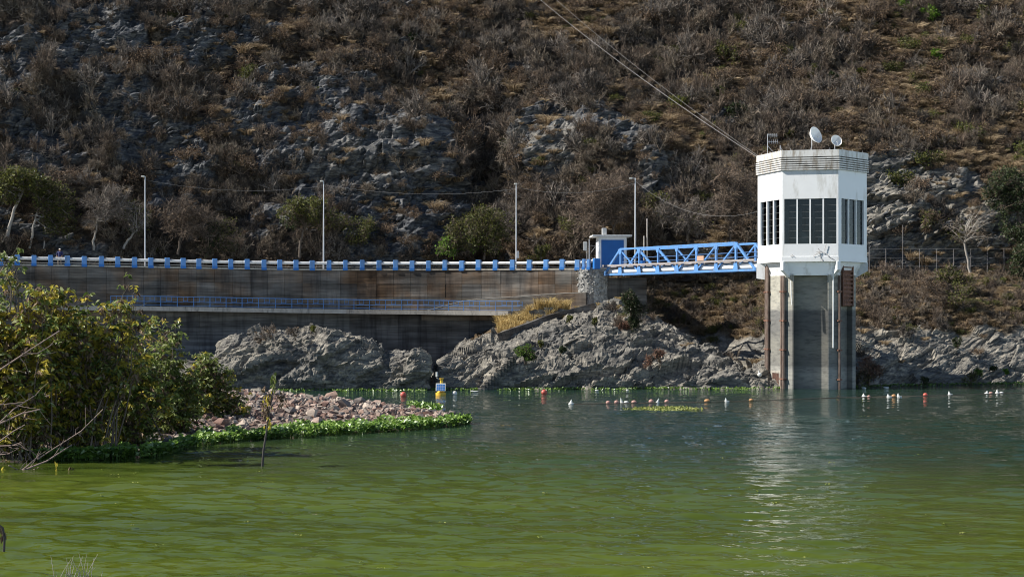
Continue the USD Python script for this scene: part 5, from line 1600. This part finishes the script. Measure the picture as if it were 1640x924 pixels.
hill_tree('broad_tree', 'broad-crowned olive tree with a pale leaning trunk, nearest the left edge', 'tree', 8, 396, [(18, 352), (30, 318), (40, 300)], [(38, 290, 42, 24, 2600), (12, 298, 34, 26, 1400), (66, 300, 26, 22, 700)], 'olive_leaf', look_bark='bark_pale', Y=154.5, seed=11, trunk_r=0.2, leaf=(0.26, 0.16), limbs=13)
hill_tree('broad_tree', 'olive tree with thin forked stems right of the pale leaning trunk', 'tree', 47, 398, [(56, 352), (66, 322)], [(88, 318, 34, 30, 1500), (100, 350, 26, 30, 900), (66, 345, 22, 24, 400, 'dead_leaf')], 'olive_leaf', look_bark='bark_pale', Y=155.0, seed=12, leaf=(0.24, 0.15))
hill_tree('small_tree', 'slim dull green tree with a pale thin trunk near the left lamp wire', 'tree', 70, 398, [(72, 368), (68, 335)], [(112, 355, 22, 36, 800), (80, 362, 18, 24, 400)], 'olive_leaf', look_bark='bark_pale', Y=155.5, seed=13, trunk_r=0.09, leaf=(0.2, 0.13))
hill_tree('bare_tree', 'grey leafless thicket tree left of the first lamp', 'tree', 150, 400, [(152, 375), (158, 350)], [(160, 340, 46, 42, 0), (185, 330, 32, 30, 0)], None, Y=157, seed=14, twig='twig_grey', look_bark='bark_pale', limbs=18, twigs=34, twig_w=0.045)
hill_tree('bare_tree', 'leafless tree with a slanting pale trunk just left of the first lamp', 'tree', 198, 398, [(208, 380), (222, 365)], [(216, 348, 28, 30, 500, 'olive_leaf')], None, Y=157.5, seed=15, twig='twig_grey', look_bark='bark_pale', twig_w=0.04, leaf=(0.2, 0.12))
hill_tree('bare_tree', 'brown leafless tree right of the first lamp below the grey crag', 'tree', 285, 408, [(288, 385), (295, 360)], [(290, 345, 50, 42, 260, 'dead_leaf'), (330, 362, 34, 34, 0)], None, Y=159.5, seed=16, twig='twig_brown', limbs=18, twigs=34, twig_w=0.045)
hill_tree('leafy_shrub', 'scruffy green shrub between the first and second lamps', 'shrub', 340, 408, [(342, 392), (345, 375)], [(345, 380, 30, 28, 900, 'dark_leaf'), (372, 372, 24, 30, 500, 'olive_leaf')], 'dark_leaf', Y=160.5, seed=17, leaf=(0.2, 0.13))
hill_tree('small_tree', 'flat-topped green tree directly behind the second lamp', 'tree', 480, 412, [(482, 380), (490, 356)], [(490, 340, 44, 24, 2600, 'olive_leaf'), (525, 350, 28, 22, 900, 'olive_leaf'), (470, 350, 22, 16, 600, 'dark_leaf')], 'olive_leaf', Y=162, seed=18, leaf=(0.22, 0.15), limbs=14)
hill_tree('leafy_shrub', 'dull olive shrub on the rocks right of the second lamp', 'shrub', 575, 392, [(576, 380), (578, 370)], [(575, 366, 34, 24, 1500, 'olive_leaf')], 'olive_leaf', seed=19, leaf=(0.2, 0.13))
hill_tree('broad_tree', 'rounded olive green tree just left of the meter-box lamp', 'tree', 775, 416, [(778, 396), (772, 378)], [(772, 360, 52, 28, 3600), (800, 378, 42, 28, 1600), (740, 378, 34, 24, 1600), (718, 396, 20, 18, 900, 'fresh_leaf'), (760, 388, 22, 16, 700, 'fresh_leaf')], 'olive_leaf', Y=162, seed=20, leaf=(0.22, 0.14), limbs=15)
hill_tree('leafy_shrub', 'low yellow green shrub right of the meter-box lamp', 'shrub', 866, 416, [(866, 408), (867, 400)], [(867, 402, 14, 14, 700, 'olive_leaf')], 'olive_leaf', Y=161, seed=21, leaf=(0.2, 0.12), limbs=8)
hill_tree('bare_tree', 'wide reddish brown leafless tree behind the blue hut', 'tree', 985, 400, [(982, 370), (975, 345)], [(955, 325, 56, 40, 350, 'dead_leaf'), (985, 300, 46, 30, 200, 'dead_leaf'), (930, 352, 40, 36, 0), (1010, 335, 34, 36, 0)], None, Y=160.5, seed=22, twig='twig_brown', limbs=20, twigs=36, twig_w=0.045, trunk_r=0.17)
hill_tree('leafy_shrub', 'olive green shrub left of the blue hut roof', 'shrub', 915, 392, [(915, 378), (914, 366)], [(914, 360, 22, 18, 700, 'olive_leaf'), (955, 362, 26, 12, 500, 'olive_leaf')], 'olive_leaf', seed=23, leaf=(0.2, 0.12), limbs=9)
hill_tree('bare_tree', 'dark crooked leafless tree behind the middle of the footbridge', 'tree', 1102, 392, [(1100, 372), (1092, 355)], [(1075, 345, 34, 24, 0), (1110, 350, 44, 28, 120, 'olive_leaf'), (1130, 340, 30, 24, 0)], None, Y=159, seed=24, twig='twig_grey', limbs=18, twigs=30, twig_w=0.045)
hill_tree('leafy_shrub', 'yellow green shrub behind the bridge-end lamp', 'shrub', 1050, 350, [(1050, 336), (1050, 326)], [(1052, 322, 24, 16, 700, 'olive_leaf'), (1062, 345, 22, 18, 500, 'olive_leaf')], 'olive_leaf', seed=25, leaf=(0.2, 0.12), limbs=9)
hill_tree('bare_tree', 'tall straight brown leafless tree close to the left of the tower', 'tree', 1170, 392, [(1170, 360), (1172, 325), (1172, 285)], [(1172, 300, 34, 48, 260, 'dead_leaf'), (1160, 345, 36, 34, 0), (1195, 330, 24, 34, 0)], None, Y=158.5, seed=26, twig='twig_brown', limbs=18, twigs=34, twig_w=0.045, trunk_r=0.13)
hill_tree('bare_tree', 'pale leafless tree standing on the bench right of the tower', 'tree', 1554, 448, [(1552, 420), (1547, 395), (1546, 372)], [(1535, 360, 40, 26, 60, 'olive_leaf'), (1575, 380, 36, 26, 0), (1560, 350, 40, 24, 0)], None, Y=155.0, seed=27, twig='twig_tan', look_bark='bark_pale', limbs=10, twigs=12, twig_w=0.026, trunk_r=0.17)
hill_tree('dark_tree', 'dense dark green tree at the right edge of the picture', 'tree', 1640, 440, [(1638, 400), (1630, 350), (1632, 300)], [(1622, 300, 40, 32, 4200), (1592, 318, 22, 20, 1400), (1640, 345, 46, 36, 4200), (1632, 408, 34, 44, 4200), (1655, 300, 40, 50, 2500)], 'dark_leaf', Y=152.0, seed=28, leaf=(0.2, 0.14), limbs=16, trunk_r=0.22)
hill_tree('brown_shrub', 'rusty olive shrub hanging on the pale rock cut right of the tower', 'shrub', 1480, 366, [(1480, 358), (1481, 350)], [(1482, 350, 30, 14, 500, 'olive_leaf'), (1490, 350, 22, 12, 400, 'dead_leaf')], 'olive_leaf', seed=29, leaf=(0.18, 0.12), limbs=9)
hill_tree('leafy_shrub', 'yellow green shrub below the bench fence right of the tower', 'shrub', 1520, 462, [(1520, 450), (1520, 442)], [(1518, 440, 24, 16, 900, 'olive_leaf'), (1545, 452, 22, 12, 500, 'olive_leaf')], 'olive_leaf', Y='bank', seed=30, leaf=(0.2, 0.12), limbs=9)
hill_tree('leafy_shrub', 'dark scrubby shrub on the slope under the pale leafless tree', 'shrub', 1530, 490, [(1531, 478), (1532, 468)], [(1535, 470, 28, 18, 700, 'olive_leaf'), (1490, 462, 24, 16, 300, 'dead_leaf')], 'olive_leaf', Y='bank', seed=31, leaf=(0.18, 0.12), limbs=10)
hill_tree('juniper', 'narrow dark green conifer-like bush at the top of the sunlit rock hump', 'bush', 1010, 522, [(1011, 500), (1012, 482)], [(1012, 498, 15, 30, 2600), (1006, 478, 11, 20, 1000), (1026, 498, 13, 14, 500), (1016, 518, 12, 12, 600)], 'dark_leaf', Y='bank', seed=32, leaf=(0.2, 0.07), limbs=12)
hill_tree('leafy_shrub', 'round bright green bush on the rock above the stone steps', 'bush', 840, 580, [(840, 572), (841, 565)], [(840, 565, 17, 14, 1100, 'fresh_leaf'), (848, 572, 12, 9, 500, 'dark_leaf')], 'fresh_leaf', Y='bank', seed=33, leaf=(0.13, 0.09), limbs=9)
hill_tree('dead_plant', 'reddish dead plant hanging down the sunlit rock hump', 'plant', 996, 512, [(1003, 528), (1008, 552)], [(998, 526, 11, 22, 1300, 'red_dead_leaf'), (1008, 552, 8, 14, 500, 'red_dead_leaf')], 'red_dead_leaf', Y='bank', seed=34, leaf=(0.42, 0.07), limbs=14, twig='twig_brown', droop=1.5)
hill_tree('dead_plant', 'small reddish dead tuft beside the white patch on the hump', 'plant', 1055, 575, [(1055, 570), (1056, 565)], [(1056, 566, 10, 7, 350, 'red_dead_leaf'), (1036, 580, 8, 9, 250, 'red_dead_leaf')], 'red_dead_leaf', Y='bank', seed=35, leaf=(0.28, 0.05), limbs=8)
hill_tree('brown_shrub', 'rust brown dry bush at the water beside the tower foot', 'bush', 1392, 612, [(1392, 600), (1393, 590)], [(1393, 588, 22, 20, 900, 'red_dead_leaf'), (1385, 604, 16, 10, 300, 'olive_leaf'), (1404, 596, 14, 14, 300, 'dead_leaf')], 'dead_leaf', Y='bank', seed=36, leaf=(0.24, 0.06), limbs=12)
for k, (u, v, Y, r, lf, lb) in enumerate([
        (1534, 548, 140, 10, 'dark_leaf', 'dark green shrub halfway up the pale rock right of the tower'),
        (1478, 610, 132.6, 9, 'dark_leaf', 'green shrub at the waterline below the shelf of rock'),
        (1555, 608, 133.8, 14, 'olive_leaf', 'yellowish scrub at the waterline in the rock cleft'),
        (1570, 598, 134.2, 10, 'fresh_leaf', 'bright green bush beside the yellowish waterline scrub'),
        (1592, 590, 135.0, 6, 'dark_leaf', 'small green tuft on the rock right of the bright green bush'),
        (1612, 596, 135.2, 6, 'fresh_leaf', 'little green tuft close to the right edge above the water'),
        (866, 550, 135.5, 5, 'olive_leaf', 'small yellow green tuft above the round bush on the rock'),
        (900, 560, 135.5, 8, 'dark_leaf', 'grey green tuft in the middle of the rock hump'),
        (953, 515, 141.0, 7, 'olive_leaf', 'yellow tuft near the top of the rock hump'),
        (912, 510, 141.6, 6, 'olive_leaf', 'green tuft under the sloping kerb on the hump'),
        (500, 526, 135.0, 5, 'olive_leaf', 'small yellow flowering tuft on top of the grey outcrop')]):
    hill_tree('leafy_shrub', lb, 'shrub', u, v + r * 0.7, [(u, v + r * 0.3), (u, v)], [(u, v, r, r * 0.85, 380)], lf, Y='bank', seed=60 + k, leaf=(0.16, 0.10), limbs=7, twigs=14, trunk_r=0.05)
for k, (u, v, r) in enumerate([(432, 530, 17), (418, 540, 14), (470, 532, 12)]):
    hill_tree('bare_shrub', ['round dry grey shrub on the left shoulder of the outcrop', 'low dry shrub at the left foot of the round grey shrub', 'thin dry shrub right of the round grey shrub on the outcrop'][k],
              'shrub', u, v + 8, [(u, v + 4), (u, v)], [(u, v, r, r * 0.7, 60, 'dead_leaf')], None, Y='bank', seed=80 + k, twig='twig_grey', limbs=14, twigs=20, twig_w=0.035, trunk_r=0.05)


def agave(label, u, v, r_px, seed):
    b = on_hill(u, v, 0.0)
    r = r_px / F * b[1]
    rng = np.random.default_rng(seed)
    t = thing('agave', label, 'plant', b)
    for k in range(34):
        a, el = rng.random() * 6.283, rng.uniform(0.15, 1.35)
        d = np.array([math.cos(a) * math.cos(el), math.sin(a) * math.cos(el), math.sin(el)])
        s = unit(np.cross(d, [0, 0, 1])); L = r * rng.uniform(0.8, 1.15)
        m = MB().add([d * 0.05 - s * 0.05, d * 0.05 + s * 0.05, d * L * 0.5 + s * 0.045 - [0, 0, 0.02], d * L, d * L * 0.5 - s * 0.045 - [0, 0, 0.02]], [[0, 1, 2], [0, 2, 4], [4, 2, 3]], 0.2 + 0.8 * rng.random())
        part(t, 'leaf', m, 'agave_leaf')


agave('pale spiky rosette plant on the crag above the meter-box lamp', 839, 272, 13, 1)
agave('green spiky rosette plant high on the slope left of the cables', 914, 40, 13, 2)
for k, (u, v, r, lb) in enumerate([(1490, 22, 16, 'vivid green shrub at the very top right of the hillside'), (1445, 6, 13, 'vivid green shrub cut by the top edge of the picture'), (1500, 90, 12, 'vivid green cluster in the middle of the right hillside'),
                                   (1570, 22, 15, 'dark green shrub near the top right corner'), (1335, 122, 9, 'yellow green shrub above the larger dish'), (1480, 140, 9, 'dark green shrub below the vivid green cluster'),
                                   (1180, 180, 18, 'dark green shrub beside the cables above the tower'), (1150, 146, 12, 'dark green shrub just below the cables'), (650, 45, 9, 'mossy green shrub high on the left slope'), (1262, 215, 9, 'dark green shrub behind the roof aerials'),
                                   (660, 60, 8, 'small yellow green shrub under the mossy one'), (1380, 115, 8, 'pale green shrub right of the yellow green one')]):
    hill_tree('leafy_shrub', lb, 'shrub', u, v + r * 0.7, [(u, v + r * 0.3), (u, v)], [(u, v, r, r * 0.8, 520)], 'fresh_leaf' if 'vivid' in lb else ('olive_leaf' if k % 2 else 'dark_leaf'), seed=120 + k, leaf=(0.26, 0.17), limbs=8, twigs=14, trunk_r=0.06)

# single shrubs standing out on the slope: alike, one by one
kb = []
rngk = np.random.default_rng(9)
for k in range(3):
    c = kit('bare_shrub')
    m, e = bare_twigs(rngk, 1.9, 2.3, 13, 8, 9, 0.055)
    part(c, 'twigs', m, 'twig_grey')
    part(c, 'stem', MB().tube([[0, 0, -0.3], [0.05, 0, 0.4], [0.02, 0.08, 0.9]], [0.09, 0.06, 0.03], 6), 'bark_brown')
    kb.append(c)
k = scatter(150, np.clip((patchy - 0.40) * 5, 0.02, 1) * (cv_ > 5) * (cv_ < 380))
for i, q in enumerate(k):
    s = rng.uniform(0.8, 1.5)
    copy_of(kb[i % 3], 'hillside_shrub', 'bare grey twiggy shrub standing out on the steep hillside', 'shrub', ctr[q] - [0, 0, 0.15], rng.random() * 6.28, 'bare shrubs on the hillside', s)

# ------------------------------------------------------------------ water plants
rng = np.random.default_rng(404)
hy = MB()
for _ in range(8500):
    u = rng.uniform(60, 752)
    wv = np.interp(u, [60, 200, 350, 560, 640, 700, 752], [12, 13, 15, 14, 14, 18, 5])
    wv *= -0.15 + 1.5 * meshkit.noise(np.array([[u / 22.0, 0.3, 0]]), 17)[0]
    if wv < 1.0:
        continue
    v = barN(u) + 1.5 - rng.random() ** 1.2 * wv
    p = PW(u, v)
    h = rng.uniform(0.05, 0.42)
    a = rng.random() * 6.283
    d = unit(np.array([math.cos(a), math.sin(a), rng.uniform(0.2, 1.1)]))
    hy.leaves([p + [0, 0, h]], [d], [unit(np.array([rng.normal() * .5, -0.6, 0.8]))], rng.uniform(0.16, 0.30), rng.uniform(0.14, 0.24), rng)
    if rng.random() < 0.5:
        hy.ribbons([p], [p + [0, 0, h]], 0.03, 0.02, rng, 0.2)
for _ in range(420):
    u, v = rng.uniform(655, 708), 0
    v = 651 + (u - 655) * 0.12 + rng.normal() * 1.2
    p = PW(u, v)
    hy.leaves([p + [0, 0, rng.uniform(0.03, 0.3)]], [unit(rng.normal(size=3) + [0, 0, .5])], [unit(np.array([0, -0.5, 0.8]))], 0.24, 0.18, rng)
solo('water_hyacinth', hy, 'weed_leaf', 'bright green water hyacinth fringing the rubble bar', 'water plants', kind='stuff')
sw = MB()
for _ in range(3400):
    u = rng.uniform(440, 1660)
    Ysh = np.interp(u, BANK[:, 0], BANK[:, 1])
    wdt = 0.25 + 1.3 * meshkit.noise(np.array([[u / 25.0, 0, 0]]), 5)[0] * (1.5 if u < 1230 else 0.5)
    Yq = Ysh - rng.random() ** 1.5 * wdt * 1.1 + 0.1
    p = np.array([(u - CU) / F * Yq, Yq, rng.uniform(0.0, 0.10)])
    sw.leaves([p], [unit(rng.normal(size=3) + [0, 0, .4])], [unit(np.array([rng.normal() * .3, -0.5, 0.8]))], 0.18, 0.14, rng)
solo('shore_weed', sw, 'weed_leaf', 'thin green line of floating weed along the far shore', 'water plants', kind='stuff')
fw = MB()
for _ in range(1500):
    u = np.clip(rng.normal(1065, 24), 1000, 1125)
    v = 655.5 + rng.normal() * 1.6 * (1 - abs(u - 1065) / 75) - 0.02 * (u - 1065) * 0
    p = PW(u, v, 0.0)
    fw.leaves([p + [0, 0, rng.uniform(0.0, 0.06)]], [unit(rng.normal(size=3) + [0, 0, .2])], [unit(np.array([0, -0.4, 0.8]))], 0.16, 0.12, rng)
solo('weed_patch', fw, 'yellow_weed', 'yellow green raft of floating weed in front of the middle buoys', 'water plants')
bits = MB()
for _ in range(55):
    u, v = rng.uniform(20, 1640), 640 + 284 * rng.random() ** 1.6
    if v < barN(min(u, 757)) + 6 and u < 765:
        continue
    for q in range(rng.integers(2, 7)):
        p = PW(u + rng.normal() * 3.0, v + rng.normal() * 0.5)
        bits.leaves([p + [0, 0, 0.05]], [unit(rng.normal(size=3) * [1, 1, 0.0])], [[0, 0, 1]], 0.10, 0.07, rng)
solo('floating_scraps', bits, 'yellow_weed', 'tiny scattered bits of weed floating on the open water', 'water plants', kind='stuff')

# ------------------------------------------------------------------ foreground bushes on the left
def bush(label, u0, vbase, Y, crowns, seed, mix=(0.55, 0.25, 0.2), nstem=9, leaf=(0.24, 0.13), name='tall_bush'):
    rng = np.random.default_rng(seed)
    b = P(u0, vbase, Y)
    t = thing(name, label, 'bush', b)
    s = Y / F
    stems, tw = MB(), MB()
    ms = {'bush_green': MB(), 'bush_yellow': MB(), 'bush_brown': MB()}
    for (u, v, ru, rv, nl) in crowns:
        c = P(u, v, Y) - b
        r = np.array([ru * s, ru * s * 0.8, rv * s])
        ends = []
        for _ in range(nstem):
            d = unit(rng.normal(size=3) + [0, -0.15, 0.35])
            tgt = c + d * r * rng.uniform(0.5, 1.0)
            st_ = np.array([rng.normal() * 0.5, rng.normal() * 0.4, 0.0]) + [c[0] * 0.45, 0, 0]
            mid = st_ * 0.45 + tgt * 0.55 + rng.normal(size=3) * 0.25
            q = np.array([st_, (st_ + mid) / 2 + rng.normal(size=3) * 0.1, mid, (mid + tgt) / 2 + rng.normal(size=3) * 0.1, tgt])
            stems.tube(q, np.linspace(0.045, 0.012, 5), 5, False)
            nT = 16
            A = q[2] + (tgt - q[2]) * rng.uniform(-0.3, 1.05, (nT, 1))
            dd = unit(rng.normal(size=(nT, 3)) + [0, 0, 0.45])
            B = A + dd * rng.uniform(0.25, 0.7, (nT, 1))
            tw.ribbons(A, B, 0.022, 0.012, rng)
            ends.append(A + (B - A) * rng.uniform(0.4, 1, (nT, 1))); ends.append(B); ends.append(B)
        ends = np.vstack(ends)
        for (key, w) in zip(ms, mix):
            n = int(nl * w * 1.35)
            # leaves hang in small sprays round a twig end
            k = n // 6
            cc = ends[rng.integers(len(ends), size=k)] + rng.normal(size=(k, 3)) * 0.16
            C = np.repeat(cc, 6, 0) + rng.normal(size=(k * 6, 3)) * 0.045
            ph = np.tile(np.arange(6) * 1.047, k) + np.repeat(rng.random(k) * 6.28, 6) + rng.normal(size=k * 6) * 0.25
            D = unit(np.stack([np.cos(ph), np.sin(ph), np.full(k * 6, -0.55 if key != 'bush_brown' else -1.2)], 1) + rng.normal(size=(k * 6, 3)) * 0.25)
            N = unit(rng.normal(size=(k * 6, 3)) + [-0.3, -0.5, 0.6])
            sc = rng.uniform(0.6, 1.3, k * 6)
            ms[key].leaves(C, D, N, leaf[0] * sc, leaf[1] * sc, rng)
    part(t, 'stems', stems, 'bark_brown', smooth=60)
    part(t, 'twigs', tw, 'twig_tan', kind='stuff')
    for key, m in ms.items():
        if m.n:
            part(t, 'foliage', m, key, kind='stuff')
    return t


bush('large yellowing leafy bush filling the left edge of the picture', 10, 735, 66.5, [(5, 542, 60, 60, 3200), (55, 503, 52, 46, 2600), (20, 620, 70, 70, 3200), (30, 690, 60, 36, 1200), (-30, 488, 50, 46, 1300)], 501, (0.36, 0.42, 0.22), leaf=(0.27, 0.115))
bush('sprig of green leaves rising in front of the guardrail at the far left', -8, 500, 64.0, [(8, 416, 14, 12, 110), (2, 448, 13, 20, 110)], 502, (0.75, 0.25, 0.0), nstem=4)
bush('tall mixed yellow and green bush left of centre in the thicket', 120, 733, 68.5, [(100, 500, 50, 38, 2300), (150, 512, 54, 46, 2800), (140, 560, 56, 44, 1800), (110, 600, 60, 60, 2800), (202, 490, 26, 28, 900), (70, 650, 60, 56, 2200), (120, 690, 60, 36, 1500)], 503, (0.42, 0.36, 0.22), leaf=(0.27, 0.115))
bush('green and brown bush in the middle of the thicket', 205, 722, 72.0, [(205, 562, 52, 58, 3200), (180, 640, 56, 56, 2600), (238, 632, 46, 56, 2400), (215, 685, 50, 28, 1400)], 504, (0.58, 0.24, 0.18), leaf=(0.25, 0.11))
bush('darker green bush with silvery top shoots, right of the tallest ones', 255, 704, 78.0, [(258, 550, 36, 36, 2400), (268, 615, 46, 54, 2600), (292, 650, 44, 46, 2400), (262, 672, 46, 30, 1500)], 505, (0.74, 0.10, 0.16), leaf=(0.24, 0.09))
bush('rounded dark green bush at the right end of the thicket', 328, 682, 86.0, [(318, 592, 38, 36, 2400), (350, 625, 34, 38, 2400), (310, 648, 40, 36, 2000), (372, 645, 20, 24, 900)], 506, (0.74, 0.12, 0.14), leaf=(0.24, 0.10))

# leafless branches leaning in from the left over the water
lean = thing('leaning_branches', 'pinkish leafless branches leaning over the water from the left edge', 'branches', P(-60, 760, 63.0))
b0 = P(-60, 760, 63.0)
rng = np.random.default_rng(606)
for pts_, r in (([(-60, 640), (0, 592), (45, 562), (95, 530)], 0.045), ([(-50, 690), (0, 678), (35, 662), (66, 655)], 0.05), ([(-50, 700), (0, 676), (22, 655), (58, 632)], 0.04), ([(-50, 725), (0, 706), (22, 690), (40, 680)], 0.04),
               ([(-50, 712), (0, 714), (20, 713), (34, 708)], 0.03), ([(-40, 735), (0, 728), (16, 726)], 0.03), ([(10, 762), (40, 752), (75, 738), (115, 712)], 0.05), ([(28, 758), (46, 744), (66, 726)], 0.035),
               ([(60, 735), (80, 722), (130, 690), (165, 655)], 0.03), ([(-40, 800), (0, 789), (34, 794), (52, 786), (66, 768)], 0.025), ([(36, 566), (60, 566), (85, 551)], 0.025), ([(14, 745), (40, 757), (62, 748)], 0.025), ([(-30, 650), (0, 648), (38, 644)], 0.03)):
    q = np.array([P(u, v, 62.5 + 1.2 * rng.random()) - b0 for u, v in pts_])
    br_ = part(lean, 'branch', MB().tube(q, np.linspace(r, r * 0.45, len(q)), 7), 'bark_pink', smooth=60)
    m = MB()
    for _ in range(5):
        a = rng.random()
        k0 = a * (len(q) - 1); i0 = int(min(k0, len(q) - 2))
        A = q[i0] + (q[i0 + 1] - q[i0]) * (k0 - i0)
        B = A + unit(rng.normal(size=3) * [1, .6, 1] + [0.6, 0, 0.2]) * rng.uniform(0.3, 0.9)
        m.tube([A, (A + B) / 2 + rng.normal(size=3) * 0.04, B], [0.013, 0.010, 0.006], 4, False)
    part(br_, 'twigs', m, 'bark_pink', kind='stuff')
hang = MB(); hang2 = MB()
for u, v, n, key in ((90, 745, 4, 0), (116, 752, 6, 1), (62, 778, 9, 1), (4, 772, 14, 1), (28, 790, 5, 1), (8, 755, 8, 0)):
    for _ in range(n):
        p = P(u + rng.normal() * 2.2, v - 3 + rng.normal() * 4, 62.6) - b0
        (hang if key == 0 else hang2).leaves([p], [unit(np.array([rng.normal() * .3, rng.normal() * .3, -1]))], [unit(rng.normal(size=3) + [0, -1, 0])], 0.26, 0.11, rng)
part(lean, 'foliage', hang, 'bush_yellow', kind='stuff'); part(lean, 'foliage', hang2, 'bush_brown', kind='stuff')

# dead sapling standing in the water
b0 = PW(420.5, 746)
sap = thing('dead_sapling', 'slender dying sapling with hanging yellow leaves standing in the water', 'sapling', b0)
Yb = b0[1]
tr = np.array([P(u, v, Yb) - b0 for u, v in ((420, 752), (422, 722), (427, 690), (431, 660), (436, 634), (439, 612), (438, 596))])
part(sap, 'trunk', MB().tube(tr, np.linspace(0.055, 0.015, len(tr)), 7), 'stem_dark', smooth=60)
rng = np.random.default_rng(707)
for a, pts_ in ((4, [(436, 634), (445, 622), (454, 608)]), (4, [(437, 640), (428, 625), (422, 620)]), (3, [(432, 655), (443, 640), (455, 628)])):
    q = np.array([P(u, v, Yb - 0.05) - b0 for u, v in pts_])
    part(sap, 'branch', MB().tube(q, np.linspace(0.022, 0.008, len(q)), 5), 'stem_dark')
for u, v, su, sv, n, key in ((426, 650, 3.5, 16, 60, 'bush_brown'), (428, 640, 3, 12, 26, 'bush_yellow'), (450, 640, 5, 8, 36, 'bush_brown'), (438, 606, 2.2, 10, 44, 'bush_green'), (430, 676, 2.5, 8, 18, 'bush_yellow'), (423, 622, 2, 4, 12, 'bush_brown')):
    m = MB()
    P_ = np.array([P(u + rng.normal() * su, v + rng.normal() * sv * 0.7, Yb + rng.normal() * 0.08) - b0 for _ in range(n)])
    m.leaves(P_, unit(rng.normal(size=(n, 3)) * 0.35 + [0, 0, -1]), unit(rng.normal(size=(n, 3)) + [0, -1, 0]), rng.uniform(0.14, 0.26, n), 0.075, rng)
    part(sap, 'foliage', m, key, kind='stuff')

# dry stalks breaking the surface near the bottom edge
rng = np.random.default_rng(808)
b0 = PW(120, 934)
st = thing('dry_stalks', 'dry grey seed stalks poking out of the water at the bottom edge', 'stalks', b0)
for _ in range(26):
    x0 = rng.normal() * 0.28
    h = rng.uniform(0.2, 0.72)
    tip = np.array([x0 + rng.normal() * 0.22, rng.normal() * 0.15, h])
    part(st, 'stalk', MB().tube([[x0, 0, -0.1], [(x0 + tip[0]) / 2 + rng.normal() * 0.02, 0, h * 0.55], tip], [0.008, 0.006, 0.004], 4), 'bark_pale')
b0 = PW(6, 884)
st = thing('drooping_weed', 'dark drooping dead stem at the left edge above the green water', 'stem', b0)
part(st, 'stem', MB().tube([[0.0, 0, -0.1], [0.02, 0, 0.35], [-0.03, 0, 0.65], [-0.2, 0, 0.78]], [0.03, 0.035, 0.035, 0.03], 6), 'stem_dark')
m = MB()
m.leaves([[-0.1, 0, 0.72], [-0.02, 0, 0.6], [0.0, 0, 0.5], [-0.16, 0, 0.7]], [[0.2, 0, -1], [0.3, 0, -1], [-0.3, 0, -1], [-0.2, 0, -1]], [[0, -1, 0.2]] * 4, 0.3, 0.12, rng)
part(st, 'foliage', m, 'bush_brown')
